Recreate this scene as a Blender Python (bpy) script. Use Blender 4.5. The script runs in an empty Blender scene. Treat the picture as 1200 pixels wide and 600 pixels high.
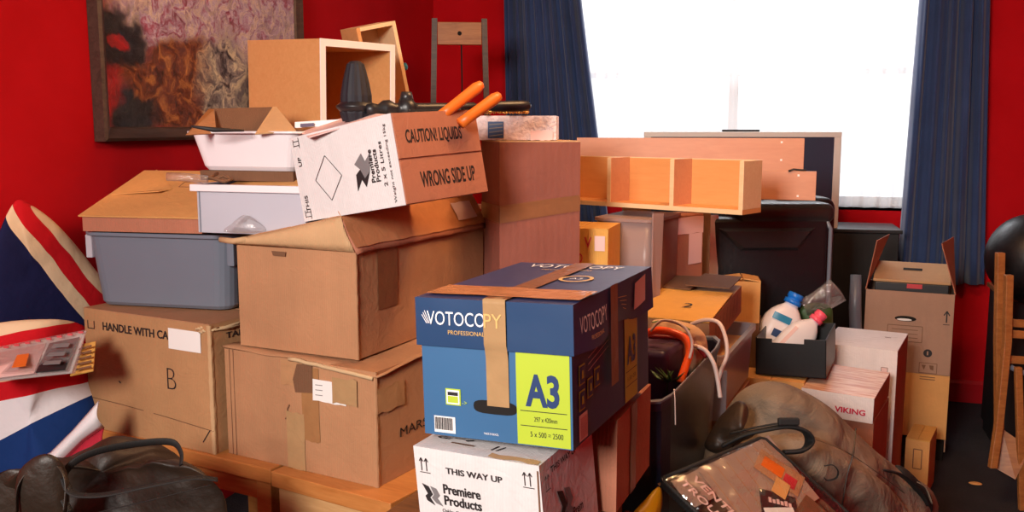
import bpy, math, random
from mathutils import Vector, Matrix, noise
random.seed(7)
PI = math.pi
SC = bpy.context.scene
COL = SC.collection
R = math.radians

# ------------------------------------------------------------------ camera
F = 1100.0; H = 1.65; YAW = R(17); PITCH = R(7.8)
cd = bpy.data.cameras.new('camera'); cam = bpy.data.objects.new('camera', cd); COL.objects.link(cam)
cd.sensor_width = 36; cd.lens = 36 * F / 1200
cam.location = (0, 0, H)
cam.rotation_euler = (PI / 2 - PITCH, 0, YAW)
SC.camera = cam
CR = Matrix.Rotation(YAW, 3, 'Z') @ Matrix.Rotation(-PITCH, 3, 'X')
AX, AF, AU = CR @ Vector((1, 0, 0)), CR @ Vector((0, 1, 0)), CR @ Vector((0, 0, 1))
HF = Vector((-math.sin(YAW), math.cos(YAW), 0))


def at(px, py, d):
    """a point of the room seen at (px,py), d metres ahead"""
    v = AF + AX * (px - 600) / F + AU * (300 - py) / F
    return v * (d / v.dot(HF)) + Vector((0, 0, H))


def atz(px, py, z):
    v = AF + AX * (px - 600) / F + AU * (300 - py) / F
    return v * ((z - H) / v.z) + Vector((0, 0, H))


# ------------------------------------------------------------------ materials
def s2l(c):
    return tuple(((x / 12.92) if x <= .04045 else ((x + .055) / 1.055) ** 2.4) for x in c)


def rgb(r, g, b):
    return s2l((r / 255, g / 255, b / 255)) + (1,)


class NT:
    def __init__(s, name):
        s.m = bpy.data.materials.new(name); s.m.use_nodes = True
        s.t = s.m.node_tree; s.n = s.t.nodes; s.l = s.t.links
        s.b = s.n['Principled BSDF']; s.out = s.n['Material Output']
        s._tc = None

    def set(s, **k):
        for a, v in k.items():
            s.b.inputs[a.replace('_', ' ')].default_value = v
        return s

    def tc(s, which='Object'):
        if not s._tc: s._tc = s.n.new('ShaderNodeTexCoord')
        return s._tc.outputs[which]

    def link(s, a, b): s.l.new(a, b)

    def inp(s, sock, v):
        if hasattr(v, 'links') or isinstance(v, bpy.types.NodeSocket): s.link(v, sock)
        else: sock.default_value = v

    def math(s, op, a, b=0.0, c=None, clamp=False):
        n = s.n.new('ShaderNodeMath'); n.operation = op; n.use_clamp = clamp
        s.inp(n.inputs[0], a); s.inp(n.inputs[1], b)
        if c is not None: s.inp(n.inputs[2], c)
        return n.outputs[0]

    def mapping(s, scale=(1, 1, 1), rot=(0, 0, 0), vec=None):
        n = s.n.new('ShaderNodeMapping'); n.inputs['Scale'].default_value = scale; n.inputs['Rotation'].default_value = rot
        s.link(vec or s.tc(), n.inputs[0]); return n.outputs[0]

    def noise(s, scale=5, detail=4, vec=None, rough=.5, dist=0, out='Fac'):
        n = s.n.new('ShaderNodeTexNoise'); n.inputs['Scale'].default_value = scale; n.inputs['Detail'].default_value = detail
        n.inputs['Roughness'].default_value = rough; n.inputs['Distortion'].default_value = dist
        s.link(vec or s.tc(), n.inputs['Vector']); return n.outputs[out]

    def wave(s, scale, vec=None, dist=0, dire='X', detail=2, dscale=1):
        n = s.n.new('ShaderNodeTexWave'); n.bands_direction = dire
        n.inputs['Scale'].default_value = scale; n.inputs['Distortion'].default_value = dist
        n.inputs['Detail'].default_value = detail; n.inputs['Detail Scale'].default_value = dscale
        s.link(vec or s.tc(), n.inputs['Vector']); return n.outputs['Fac']

    def ramp(s, fac, stops, interp='LINEAR'):
        n = s.n.new('ShaderNodeValToRGB'); n.color_ramp.interpolation = interp
        e = n.color_ramp.elements
        while len(e) < len(stops): e.new(.5)
        for i, (p, c) in enumerate(stops): e[i].position = p; e[i].color = c
        s.inp(n.inputs[0], fac); return n.outputs[0]

    def mix(s, fac, a, b, blend='MIX'):
        n = s.n.new('ShaderNodeMix'); n.data_type = 'RGBA'; n.blend_type = blend
        s.inp(n.inputs[0], fac); s.inp(n.inputs[6], a); s.inp(n.inputs[7], b); return n.outputs[2]

    def bump(s, h, strength=.3, dist=.01):
        n = s.n.new('ShaderNodeBump'); n.inputs['Strength'].default_value = strength; n.inputs['Distance'].default_value = dist
        s.link(h, n.inputs['Height']); s.link(n.outputs[0], s.b.inputs['Normal']); return n

    def dot(s, d, vec=None):
        n = s.n.new('ShaderNodeVectorMath'); n.operation = 'DOT_PRODUCT'
        s.link(vec or s.tc(), n.inputs[0]); n.inputs[1].default_value = d; return n.outputs['Value']

    def base(s, c): s.inp(s.b.inputs['Base Color'], c); return s


def kraft(name, c, dark=.82, flutes=60, rough=.75, vary=.5, spec=.3):
    t = NT(name)
    n1 = t.noise(4, 6); n2 = t.noise(60, 3)
    c2 = tuple(x * dark for x in c[:3]) + (1,)
    col = t.ramp(n1, [(.3, c2), (.7, c)])
    w = t.wave(flutes, vec=t.mapping((1, 1, .02)), dist=.6)
    streak = t.noise(5, 4, vec=t.mapping((6, 6, .35)))
    col = t.mix(t.math('MULTIPLY', t.math('SUBTRACT', streak, .35, clamp=True), .55), col, tuple(x * .62 for x in c[:3]) + (1,))
    col = t.mix(t.math('MULTIPLY', w, .10), col, tuple(x * .7 for x in c[:3]) + (1,))
    col = t.mix(t.math('MULTIPLY', n2, .35), col, tuple(x * .72 for x in c[:3]) + (1,))
    t.base(col)
    cr = t.noise(14, 3, dist=2.0)
    cr = t.math('ABSOLUTE', t.math('SUBTRACT', cr, .5))
    h = t.math('ADD', t.math('MULTIPLY', w, .12), t.math('ADD', t.math('MULTIPLY', n1, 2.2), t.math('MULTIPLY', cr, .8)))
    t.bump(h, .5, .006)
    t.set(Roughness=rough); t.b.inputs['Specular IOR Level'].default_value = spec
    return t.m


def plain(name, c, rough=.5, metal=0, noise_amt=.15, nscale=8, spec=.5, bump=0, bscale=80, trans=0, coat=0):
    t = NT(name)
    n = t.noise(nscale, 4)
    t.base(t.mix(t.math('MULTIPLY', n, noise_amt * 2), c, tuple(x * .6 for x in c[:3]) + (1,)))
    t.set(Roughness=rough, Metallic=metal)
    t.b.inputs['Specular IOR Level'].default_value = spec
    if bump: t.bump(t.noise(bscale, 3), bump, .003)
    if trans: t.b.inputs['Transmission Weight'].default_value = trans
    if coat: t.b.inputs['Coat Weight'].default_value = coat
    return t.m


def wood(name, c1, c2, scale=(2, 14, 14), rough=.45):
    t = NT(name)
    v = t.mapping(scale)
    n = t.noise(3, 6, vec=v, dist=1.2); n2 = t.noise(12, 3, vec=v)
    col = t.ramp(t.math('ADD', t.math('MULTIPLY', n, .7), t.math('MULTIPLY', n2, .3)), [(.3, c1), (.7, c2)])
    t.base(col); t.set(Roughness=rough); t.bump(n2, .08, .002)
    return t.m


M = {}
M['kraft_a'] = kraft('kraft_cardboard', rgb(192, 144, 100), dark=.74)
M['kraft_b'] = kraft('warm_cardboard', rgb(188, 138, 100), dark=.74)
M['kraft_c'] = kraft('red_brown_cardboard', rgb(182, 118, 92), flutes=40)
M['kraft_red'] = kraft('dull_red_brown_cardboard', rgb(146, 86, 72), flutes=14)
M['kraft_grey'] = kraft('grey_brown_cardboard', rgb(180, 144, 122))
M['kraft_pale'] = kraft('pale_cardboard', rgb(205, 165, 122))
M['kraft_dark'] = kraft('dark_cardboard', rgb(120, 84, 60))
M['kraft_orange'] = kraft('orange_cardboard', rgb(232, 172, 104))
M['kraft_yellow'] = kraft('yellow_cardboard', rgb(228, 170, 86))
M['kraft_core'] = plain('torn_cardboard_edge', rgb(200, 170, 130), .9, bump=.3)
M['white_card'] = kraft('white_cardboard', rgb(226, 222, 222), dark=.93, flutes=50, rough=.55)
M['cream_card'] = kraft('cream_cardboard', rgb(238, 228, 226), dark=.95, flutes=50, rough=.5)
M['blue_card'] = plain('blue_printed_card', rgb(58, 104, 148), .45, noise_amt=.12, bump=.1, bscale=30)
M['navy_card'] = plain('navy_printed_card', rgb(34, 66, 106), .42, noise_amt=.15, bump=.15, bscale=20)
M['side_card'] = plain('dark_navy_card', rgb(46, 58, 104), .42, noise_amt=.15, bump=.15, bscale=20)
M['lime'] = plain('lime_print', rgb(178, 200, 58), .45, noise_amt=.05)
M['lime_dull'] = plain('shaded_lime_yellow_print', rgb(176, 176, 48), .45, noise_amt=.08)  # lime print with the box side's shade put in; also a yellow label
M['ink'] = plain('black_ink', rgb(34, 30, 32), .6)
M['ink_grey'] = plain('grey_ink', rgb(120, 116, 118), .6)
M['ink_blue'] = plain('blue_ink', rgb(36, 62, 110), .5)
M['ink_white'] = plain('white_ink', rgb(240, 240, 245), .5, noise_amt=.02)
M['ink_gold'] = plain('gold_ink', rgb(220, 178, 110), .5, noise_amt=.02)
M['ink_red'] = plain('red_ink', rgb(196, 50, 60), .5)
M['ink_faint'] = plain('faint_brown_ink', rgb(120, 84, 60), .7)
M['paper'] = plain('white_paper', rgb(235, 233, 230), .6, noise_amt=.06)
M['pink_paper'] = plain('pale_pink_label', rgb(228, 190, 185), .5, noise_amt=.06)
M['grey_print'] = plain('grey_brown_print', rgb(160, 134, 120), .5)
M['hole'] = plain('dark_opening', rgb(20, 16, 14), .9)


def tape_mat(name, c, rough=.18):
    t = NT(name)
    n = t.noise(25, 4, dist=.6)
    t.base(t.mix(n, c, tuple(x * .75 for x in c[:3]) + (1,)))
    t.set(Roughness=rough); t.bump(n, .5, .004); return t.m


M['tape'] = tape_mat('brown_parcel_tape', rgb(168, 122, 80), .25)
M['tape_dark'] = tape_mat('dark_parcel_tape', rgb(140, 92, 62), .3)
M['tape_gloss'] = tape_mat('shiny_parcel_tape', rgb(216, 150, 104), .10)
M['tape_pale'] = tape_mat('pale_parcel_tape', rgb(184, 140, 100), .2)
M['tape_tan'] = tape_mat('tan_parcel_tape', rgb(182, 146, 104), .25)

M['red_wall'] = None
t = NT('red_painted_wall'); n = t.noise(3, 5); n2 = t.noise(180, 2)
t.base(t.ramp(n, [(.3, rgb(182, 8, 18)), (.7, rgb(196, 14, 26))])); t.set(Roughness=.9); t.b.inputs['Specular IOR Level'].default_value = .15; t.bump(n2, .25, .002); M['red_wall'] = t.m
M['red_gloss'] = plain('red_gloss_trim', rgb(180, 16, 28), .3)
M['ceiling'] = plain('ceiling_paint', rgb(225, 220, 212), .8)
M['far_wall'] = plain('pale_wall', rgb(215, 195, 170), .8)
t = NT('navy_carpet'); n = t.noise(160, 3); n2 = t.noise(5, 4)
t.base(t.ramp(t.math('ADD', t.math('MULTIPLY', n, .6), t.math('MULTIPLY', n2, .4)), [(.35, rgb(16, 16, 22)), (.65, rgb(44, 42, 48))]))
t.set(Roughness=.95); t.bump(n, .8, .006); M['carpet'] = t.m
t = NT('navy_curtain_cloth'); n = t.noise(6, 4); n2 = t.noise(250, 2)
t.base(t.mix(n, rgb(28, 50, 92), rgb(44, 72, 122))); t.set(Roughness=.8); t.b.inputs['Sheen Weight'].default_value = .3
t.bump(n2, .2, .001); M['navy_cloth'] = t.m
# sheer: thin cloth that lets daylight through
t = NT('sheer_white_cloth')
tr = t.n.new('ShaderNodeBsdfTranslucent'); tr.inputs[0].default_value = (.95, .95, .96, 1)
tp = t.n.new('ShaderNodeBsdfTransparent'); df = t.n.new('ShaderNodeBsdfDiffuse'); df.inputs[0].default_value = (.9, .9, .9, 1)
m1 = t.n.new('ShaderNodeMixShader'); m2 = t.n.new('ShaderNodeMixShader')
m1.inputs[0].default_value = .6; t.link(df.outputs[0], m1.inputs[1]); t.link(tr.outputs[0], m1.inputs[2])
m2.inputs[0].default_value = .5; t.link(m1.outputs[0], m2.inputs[1]); t.link(tp.outputs[0], m2.inputs[2])
t.link(m2.outputs[0], t.out.inputs[0]); M['sheer'] = t.m


def glassy(name, tint=(1, 1, 1, 1), gloss_rough=.08, amt=.16, bscale=14, bstr=.6, haze=0.0, hazec=(.8, .8, .8, 1)):
    t = NT(name)
    tp = t.n.new('ShaderNodeBsdfTransparent'); tp.inputs[0].default_value = tint
    gl = t.n.new('ShaderNodeBsdfGlossy'); gl.inputs['Roughness'].default_value = gloss_rough
    fr = t.n.new('ShaderNodeLayerWeight'); fr.inputs[0].default_value = .5
    nz = t.noise(bscale, 4, dist=.8)
    bp = t.n.new('ShaderNodeBump'); bp.inputs['Strength'].default_value = bstr; bp.inputs['Distance'].default_value = .02
    t.link(nz, bp.inputs['Height']); t.link(bp.outputs[0], gl.inputs['Normal'])
    f = t.math('ADD', t.math('MULTIPLY', t.math('POWER', fr.outputs['Facing'], 3.0), .6), amt + .02, clamp=True)
    mx = t.n.new('ShaderNodeMixShader'); t.link(f, mx.inputs[0]); t.link(tp.outputs[0], mx.inputs[1]); t.link(gl.outputs[0], mx.inputs[2])
    last = mx.outputs[0]
    if haze:
        df = t.n.new('ShaderNodeBsdfDiffuse'); df.inputs[0].default_value = hazec
        tl = t.n.new('ShaderNodeBsdfTranslucent'); tl.inputs[0].default_value = hazec
        ma = t.n.new('ShaderNodeAddShader'); mh = t.n.new('ShaderNodeMixShader'); mh.inputs[0].default_value = .4
        t.link(df.outputs[0], mh.inputs[1]); t.link(tl.outputs[0], mh.inputs[2])
        mm = t.n.new('ShaderNodeMixShader'); mm.inputs[0].default_value = haze
        t.link(last, mm.inputs[1]); t.link(mh.outputs[0], mm.inputs[2]); last = mm.outputs[0]
    t.link(last, t.out.inputs[0]); return t.m


M['pane'] = glassy('window_glass', amt=.02, bstr=0)
M['pvc'] = glassy('clear_wrinkled_pvc', (.93, .9, .86, 1), .12, .10, 10, 1.0)
M['cello'] = glassy('clear_cellophane', (.95, .95, .95, 1), .08, .12, 40, .6, haze=.1)
M['frost'] = glassy('frosted_plastic', (.85, .8, .78, 1), .3, .05, 10, .1, haze=.72, hazec=rgb(196, 170, 166))
M['frost_white'] = glassy('milky_white_plastic', (.9, .9, .95, 1), .3, .05, 10, .1, haze=.9, hazec=rgb(222, 222, 232))
M['frost_clear'] = glassy('cloudy_clear_plastic', (.9, .9, .92, 1), .25, .08, 10, .1, haze=.5, hazec=rgb(196, 196, 206))
M['white_plastic'] = plain('white_plastic', rgb(235, 228, 232), .35, noise_amt=.05)
M['grey_plastic'] = plain('grey_plastic', rgb(112, 120, 134), .33, noise_amt=.12, bump=.05)
M['black_plastic'] = plain('black_plastic', rgb(26, 26, 30), .4, bump=.1)
M['black_cloth'] = plain('black_matt_cloth', rgb(24, 24, 34), .7)
M['navy_plastic'] = plain('blue_black_plastic', rgb(34, 36, 54), .32, bump=.1)
M['black_leather'] = plain('black_leather', rgb(16, 17, 22), .42, bump=.35, bscale=60)
M['black_panel'] = plain('black_backing_cloth', rgb(14, 16, 21), .55, bump=.1)
M['leather_sheen'] = plain('sheen_black_leather', rgb(40, 38, 40), .36, bump=.4, bscale=45)  # highlight and reflection on the black chair leather put into a lighter grey
M['silver'] = plain('silver_plastic', rgb(232, 228, 222), .45)
M['screen'] = plain('dark_screen', rgb(50, 66, 88), .2, noise_amt=.02)
M['beech'] = wood('beech_veneer', rgb(190, 130, 100), rgb(200, 142, 110))
M['beech_lamplit'] = wood('lamplit_beech', rgb(206, 142, 84), rgb(214, 152, 94))  # orange lamplight inside the divided shelf put into the wood colour
M['beech_pale'] = wood('pale_beech', rgb(222, 186, 142), rgb(232, 200, 158))
M['birch_side'] = wood('tan_veneer', rgb(196, 138, 84), rgb(206, 150, 96))
M['white_edge'] = plain('white_laminate_edge', rgb(238, 236, 236), .4, noise_amt=.03)
M['pine'] = wood('orange_pine', rgb(182, 112, 54), rgb(206, 138, 76))
M['ply'] = wood('pale_plywood', rgb(196, 148, 96), rgb(214, 170, 118))
M['dark_wood'] = wood('dark_brown_wood', rgb(96, 60, 34), rgb(140, 92, 52))
M['chair_wood'] = wood('honey_wood', rgb(140, 84, 40), rgb(176, 116, 62))
M['dark_frame'] = wood('dark_walnut', rgb(50, 34, 28), rgb(84, 62, 52))
M['orange_rubber'] = plain('orange_handle_plastic', rgb(226, 110, 34), .4, noise_amt=.08)
M['orange_hose'] = plain('orange_plastic', rgb(250, 92, 26), .35, noise_amt=.05)
M['white_cable'] = plain('white_cable', rgb(222, 200, 190), .4)
M['red_plastic'] = plain('dark_red_plastic', rgb(130, 24, 24), .35)
M['purple'] = plain('purple_card', rgb(72, 50, 84), .35)
M['green'] = plain('green_leaf', rgb(60, 92, 46), .5)
M['green_cloth'] = plain('green_cloth', rgb(120, 150, 100), .8)
M['beige_cloth'] = plain('beige_cloth', rgb(224, 188, 150), .85, bump=.6)
M['blue_cap'] = plain('bright_blue_cap', rgb(26, 118, 220), .35)
M['pink_cap'] = plain('pink_cap', rgb(246, 96, 120), .35)
M['milk'] = plain('white_bottle_plastic', rgb(232, 226, 228), .32, noise_amt=.03)
M['teal'] = plain('teal_print', rgb(40, 130, 170), .4)
M['yellow'] = plain('yellow_plastic', rgb(214, 160, 20), .4)
M['gold'] = plain('gold_glitter', rgb(216, 160, 80), .25, .8, bump=1, bscale=150)
M['magenta'] = plain('crimson_ink', rgb(200, 24, 70), .45)
t = NT('glossy_streaked_card'); v = t.mapping((1, 9, 1))
w = t.noise(6, 3, vec=v)
t.base(t.ramp(w, [(.40, rgb(196, 126, 84)), (.52, rgb(232, 200, 176)), (.64, rgb(190, 120, 78))])); t.set(Roughness=.34); M['viking_top'] = t.m  # orange and pale streaks across the glossy top
t = NT('embossed_white_wrap'); n = t.noise(55, 3)
t.base(t.mix(n, rgb(236, 220, 220), rgb(208, 180, 176))); t.bump(n, 1, .01); t.set(Roughness=.4); M['bumpy'] = t.m

# ------------------------------------------------------------------ mesh builder
_txt = {}


def text_geo(s, bold=0.0):
    k = (s, bold)
    if k in _txt: return _txt[k]
    cu = bpy.data.curves.new('t', 'FONT'); cu.body = s; cu.size = 1; cu.offset = bold; cu.resolution_u = 3
    o = bpy.data.objects.new('t', cu); COL.objects.link(o)
    dg = bpy.context.evaluated_depsgraph_get(); dg.update()
    me = o.evaluated_get(dg).to_mesh()
    vs = [tuple(v.co) for v in me.vertices]; fs = [tuple(p.vertices) for p in me.polygons]
    o.evaluated_get(dg).to_mesh_clear()
    bpy.data.objects.remove(o); bpy.data.curves.remove(cu)
    x0 = min(v[0] for v in vs); x1 = max(v[0] for v in vs); y0 = min(v[1] for v in vs); y1 = max(v[1] for v in vs)
    vs = [((x - x0) / (x1 - x0), (y - y0) / (y1 - y0)) for x, y, z in vs]
    _txt[k] = (vs, fs); return _txt[k]


class MB:
    def __init__(s): s.v = []; s.f = []; s.mi = []; s.sm = []; s.mats = []

    def mat(s, m):
        m = M[m] if isinstance(m, str) else m
        if m not in s.mats: s.mats.append(m)
        return s.mats.index(m)

    def add(s, vs, fs, m, smooth=False, T=None):
        k = len(s.v); i = s.mat(m)
        for v in vs:
            v = Vector(v); s.v.append(T @ v if T else v)
        for f in fs: s.f.append([a + k for a in f]); s.mi.append(i); s.sm.append(smooth)
        return s

    def box(s, x0, x1, y0, y1, z0, z1, m, T=None):
        vs = [(x, y, z) for z in (z0, z1) for y in (y0, y1) for x in (x0, x1)]
        fs = [(0, 2, 3, 1), (4, 5, 7, 6), (0, 1, 5, 4), (1, 3, 7, 5), (3, 2, 6, 7), (2, 0, 4, 6)]
        return s.add(vs, fs, m, False, T)

    def grid(s, fn, nu, nv, m, smooth=True, T=None, wrapu=False):
        vs = [fn(i / nu, j / nv) for j in range(nv + 1) for i in range(nu + (0 if wrapu else 1))]
        w = nu if wrapu else nu + 1
        fs = []
        for j in range(nv):
            for i in range(nu):
                a = j * w + i; b = j * w + (i + 1) % w if wrapu else a + 1
                fs.append((a, b, b + w, a + w))
        return s.add(vs, fs, m, smooth, T)

    def loft(s, loops, m, smooth=True, cap0=True, cap1=True, T=None):
        n = len(loops[0]); vs = [p for l in loops for p in l]; fs = []
        for j in range(len(loops) - 1):
            for i in range(n):
                a = j * n + i; b = j * n + (i + 1) % n
                fs.append((a, b, b + n, a + n))
        if cap0: fs.append(tuple(reversed(range(n))))
        if cap1: fs.append(tuple(range((len(loops) - 1) * n, len(loops) * n)))
        return s.add(vs, fs, m, smooth, T)

    def tube(s, pts, r, m, n=8, T=None, rad=None, flat=1.0):
        pts = [Vector(p) for p in pts]; loops = []
        up = None
        for i, p in enumerate(pts):
            d = (pts[min(i + 1, len(pts) - 1)] - pts[max(i - 1, 0)]).normalized()
            if up is None: up = Vector((0, 0, 1)) if abs(d.z) < .9 else Vector((1, 0, 0))
            a = d.cross(up).normalized(); b = a.cross(d).normalized(); up = b
            rr = (rad[i] if rad else r)
            loops.append([p + a * math.cos(2 * PI * k / n) * rr + b * math.sin(2 * PI * k / n) * rr * flat for k in range(n)])
        return s.loft(loops, m, True, True, True, T)

    def prism(s, poly, y0, y1, m, T=None, axis='y'):
        n = len(poly)
        if axis == 'y': vs = [(a, y0, b) for a, b in poly] + [(a, y1, b) for a, b in poly]
        elif axis == 'x': vs = [(y0, a, b) for a, b in poly] + [(y1, a, b) for a, b in poly]
        else: vs = [(a, b, y0) for a, b in poly] + [(a, b, y1) for a, b in poly]
        fs = [tuple(reversed(range(n))), tuple(range(n, 2 * n))] + [(i, (i + 1) % n, (i + 1) % n + n, i + n) for i in range(n)]
        return s.add(vs, fs, m, False, T)

    def build(s, name, parent=None, Mx=None, bevel=0, seg=2, solid=0, sub=0, fix=True):
        me = bpy.data.meshes.new(name); me.from_pydata([tuple(v) for v in s.v], [], s.f)
        for m in s.mats: me.materials.append(m)
        me.polygons.foreach_set('material_index', s.mi); me.polygons.foreach_set('use_smooth', s.sm)
        me.update()
        if fix:
            import bmesh
            bm = bmesh.new(); bm.from_mesh(me); bmesh.ops.recalc_face_normals(bm, faces=bm.faces); bm.to_mesh(me); bm.free()
        o = bpy.data.objects.new(name, me); COL.objects.link(o)
        if parent: o.parent = parent
        if Mx is not None: o.matrix_world = Mx
        if solid:
            q = o.modifiers.new('s', 'SOLIDIFY'); q.thickness = solid; q.offset = 0
        if bevel:
            q = o.modifiers.new('b', 'BEVEL'); q.width = bevel; q.segments = seg; q.limit_method = 'ANGLE'; q.angle_limit = R(40)
            q.harden_normals = False
        if sub:
            q = o.modifiers.new('u', 'SUBSURF'); q.levels = sub; q.render_levels = sub
        return o


def tag(o, label, cat, group=None):
    o['label'] = label; o['category'] = cat
    if group: o['group'] = group
    return o


def root(name, label, cat, Mx, group=None):
    o = bpy.data.objects.new(name, None); COL.objects.link(o); o.matrix_world = Mx; o.empty_display_size = .05
    return tag(o, label, cat, group)


def struct(o): o['kind'] = 'structure'; return o


def pose(p, yaw=0, tx=0, ty=0):
    return Matrix.Translation(Vector(p)) @ Matrix.Rotation(R(yaw), 4, 'Z') @ Matrix.Rotation(R(tx), 4, 'X') @ Matrix.Rotation(R(ty), 4, 'Y')


def base_of(p, s, yaw=0, tx=0, ty=0):
    """pose of a box given by its front-left bottom corner; returns the matrix of its base centre"""
    return pose(p, yaw, tx, ty) @ Matrix.Translation((s[0] / 2, s[1] / 2, 0))


# ---- carton bodies: coordinates centred in x,y, z from 0
class Carton:
    def __init__(s, size, amp=.003, seed=0, shear=0):
        s.w, s.d, s.h = size; s.amp = amp; s.seed = seed; s.shear = shear

    def fr(s, face):
        w, d, h = s.w, s.d, s.h; V = Vector
        return {'F': (V((-w / 2, -d / 2, 0)), V((1, 0, 0)), V((0, 0, 1)), V((0, -1, 0)), w, h),
                'R': (V((w / 2, -d / 2, 0)), V((0, 1, 0)), V((0, 0, 1)), V((1, 0, 0)), d, h),
                'B': (V((w / 2, d / 2, 0)), V((-1, 0, 0)), V((0, 0, 1)), V((0, 1, 0)), w, h),
                'L': (V((-w / 2, d / 2, 0)), V((0, -1, 0)), V((0, 0, 1)), V((-1, 0, 0)), d, h),
                'T': (V((-w / 2, -d / 2, h)), V((1, 0, 0)), V((0, 1, 0)), V((0, 0, 1)), w, d)}[face]

    def P(s, face, u, v, off=0.0):
        o, a, b, n, U, W = s.fr(face)
        p = o + a * u + b * v
        m = max(0, min(1, 16 * (u / U) * (1 - u / U) * (v / W) * (1 - v / W)))
        dsp = s.amp * (noise.noise(p * 7 + Vector((s.seed, 0, 0))) * 1.2 + .3) * m
        q = p + n * (dsp + off)
        q.x += s.shear * (s.h - q.z)
        return q

    def body(s, mb, m, faces='FRBLT', n=10, top=None):
        for f in faces:
            U, W = s.fr(f)[4:]
            mb.grid(lambda u, v, f=f, U=U, W=W: s.P(f, u * U, v * W), n, n, (top if f == 'T' and top else m), True)
        # bottom
        o = [Vector((sx * s.w / 2 + s.shear * s.h, sy * s.d / 2, 0)) for sx, sy in ((-1, -1), (-1, 1), (1, 1), (1, -1))]
        mb.add(o, [(0, 1, 2, 3)], m)
        return mb

    def rect(s, mb, face, u0, v0, u1, v1, m, off=.0012, n=6, jag=0):
        def fn(u, v):
            uu = u0 + (u1 - u0) * u; vv = v0 + (v1 - v0) * v
            if jag and v in (0, 1): vv += jag * noise.noise(Vector((uu * 60, v, s.seed)))
            return s.P(face, uu, vv, off)
        mb.grid(fn, n, n, m, True); return mb

    def poly(s, mb, face, pts, m, off=.0018):
        mb.add([s.P(face, u, v, off) for u, v in pts], [tuple(range(len(pts)))], m); return mb

    def text(s, mb, face, string, u, v, w, h, m, rot=0, bold=0.0, off=.0022):
        vs, fs = text_geo(string, bold)
        c, si = math.cos(R(rot)), math.sin(R(rot))
        pts = []
        for a, b in vs:
            a *= w; b *= h
            pts.append(s.P(face, u + a * c - b * si, v + a * si + b * c, off))
        mb.add(pts, fs, m); return mb

    def line(s, mb, face, pts, wd, m, off=.002):
        for (a, b), (c, d) in zip(pts, pts[1:]):
            L = math.hypot(c - a, d - b) or 1; nx, ny = -(d - b) / L * wd / 2, (c - a) / L * wd / 2
            s.poly(mb, face, [(a + nx, b + ny), (a - nx, b - ny), (c - nx, d - ny), (c + nx, d + ny)], m, off)
        return mb


def slab(mb, a, b, c, d, th, m, n=1):
    """a plate of thickness th on four corners"""
    a, b, c, d = map(Vector, (a, b, c, d)); nn = (b - a).cross(d - a).normalized() * th
    vs = [a, b, c, d, a + nn, b + nn, c + nn, d + nn]
    mb.add(vs, [(0, 3, 2, 1), (4, 5, 6, 7), (0, 1, 5, 4), (1, 2, 6, 5), (2, 3, 7, 6), (3, 0, 4, 7)], m); return mb


def lid_flaps(C, r, m, gap=.004, th=.004, along='y', rise=(0, 0), name='flap'):
    """two top flaps meeting in the middle"""
    w, d, h = C.w, C.d, C.h
    for k, sgn in enumerate((-1, 1)):
        mb = MB()
        z1 = h + rise[k]
        if along == 'y':
            x0, x1 = sgn * w / 2, sgn * gap / 2
            pts = [(x0, -d / 2, h), (x1, -d / 2, z1), (x1, d / 2, z1), (x0, d / 2, h)]
        else:
            y0, y1 = sgn * d / 2, sgn * gap / 2
            pts = [(-w / 2, y0, h), (-w / 2, y1, z1), (w / 2, y1, z1), (w / 2, y0, h)]
        pts = [Vector(p) for p in pts]
        nn = (pts[1] - pts[0]).cross(pts[3] - pts[0])
        if nn.z < 0: pts = [pts[0], pts[3], pts[2], pts[1]]
        slab(mb, *pts, th, m)
        mb.build(name, r)


def std_carton(name, label, cat, p, size, yaw=0, tx=0, ty=0, m='kraft_a', amp=.003, seed=0, along='y', flaps=True, tape=True, group=None, top=None, rise=(0, 0)):
    r = root(name, label, cat, base_of(p, size, yaw, tx, ty), group)
    C = Carton(size, amp, seed)
    mb = MB(); C.body(mb, m, top=top); mb.build('carton_body', r)
    if flaps: lid_flaps(C, r, top or m, along=along, rise=rise)
    if tape and flaps:
        tb = MB(); z = size[2] + .0062 + max(rise) * .9
        w, d = size[0] / 2, size[1] / 2
        if along == 'y':
            tb.box(-.024, .024, -d, d, z - .001, z, 'tape'); tb.box(-.024, .024, -d - .003, -d - .001, size[2] - .07, z, 'tape')
        else:
            tb.box(-w, w, -.024, .024, z - .001, z, 'tape'); tb.box(w + .001, w + .003, -.024, .024, size[2] - .07, z, 'tape')
        tb.build('tape_strip', r)
    return r, C


def rrect(w, d, r, z, n=5, cx=0, cy=0):
    pts = []
    for sx, sy, a0 in ((1, 1, 0), (-1, 1, 90), (-1, -1, 180), (1, -1, 270)):
        for k in range(n + 1):
            a = R(a0 + 90 * k / n)
            pts.append((cx + sx * (w / 2 - r) + r * math.cos(a), cy + sy * (d / 2 - r) + r * math.sin(a), z))
    return pts


def tub(mb, w, d, h, m, taper=.03, rad=.04, rim=.014, th=.003, riml=.012):
    L = [rrect(w - 2 * taper - .02, d - 2 * taper - .02, rad * .8, 0), rrect(w - 2 * taper, d - 2 * taper, rad, .012),
         rrect(w, d, rad, h - riml), rrect(w + 2 * rim, d + 2 * rim, rad + rim, h - riml), rrect(w + 2 * rim, d + 2 * rim, rad + rim, h),
         rrect(w - 2 * th, d - 2 * th, rad, h), rrect(w - 2 * taper - 2 * th, d - 2 * taper - 2 * th, rad, .012 + th)]
    mb.loft(L, m, False); return mb


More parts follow.
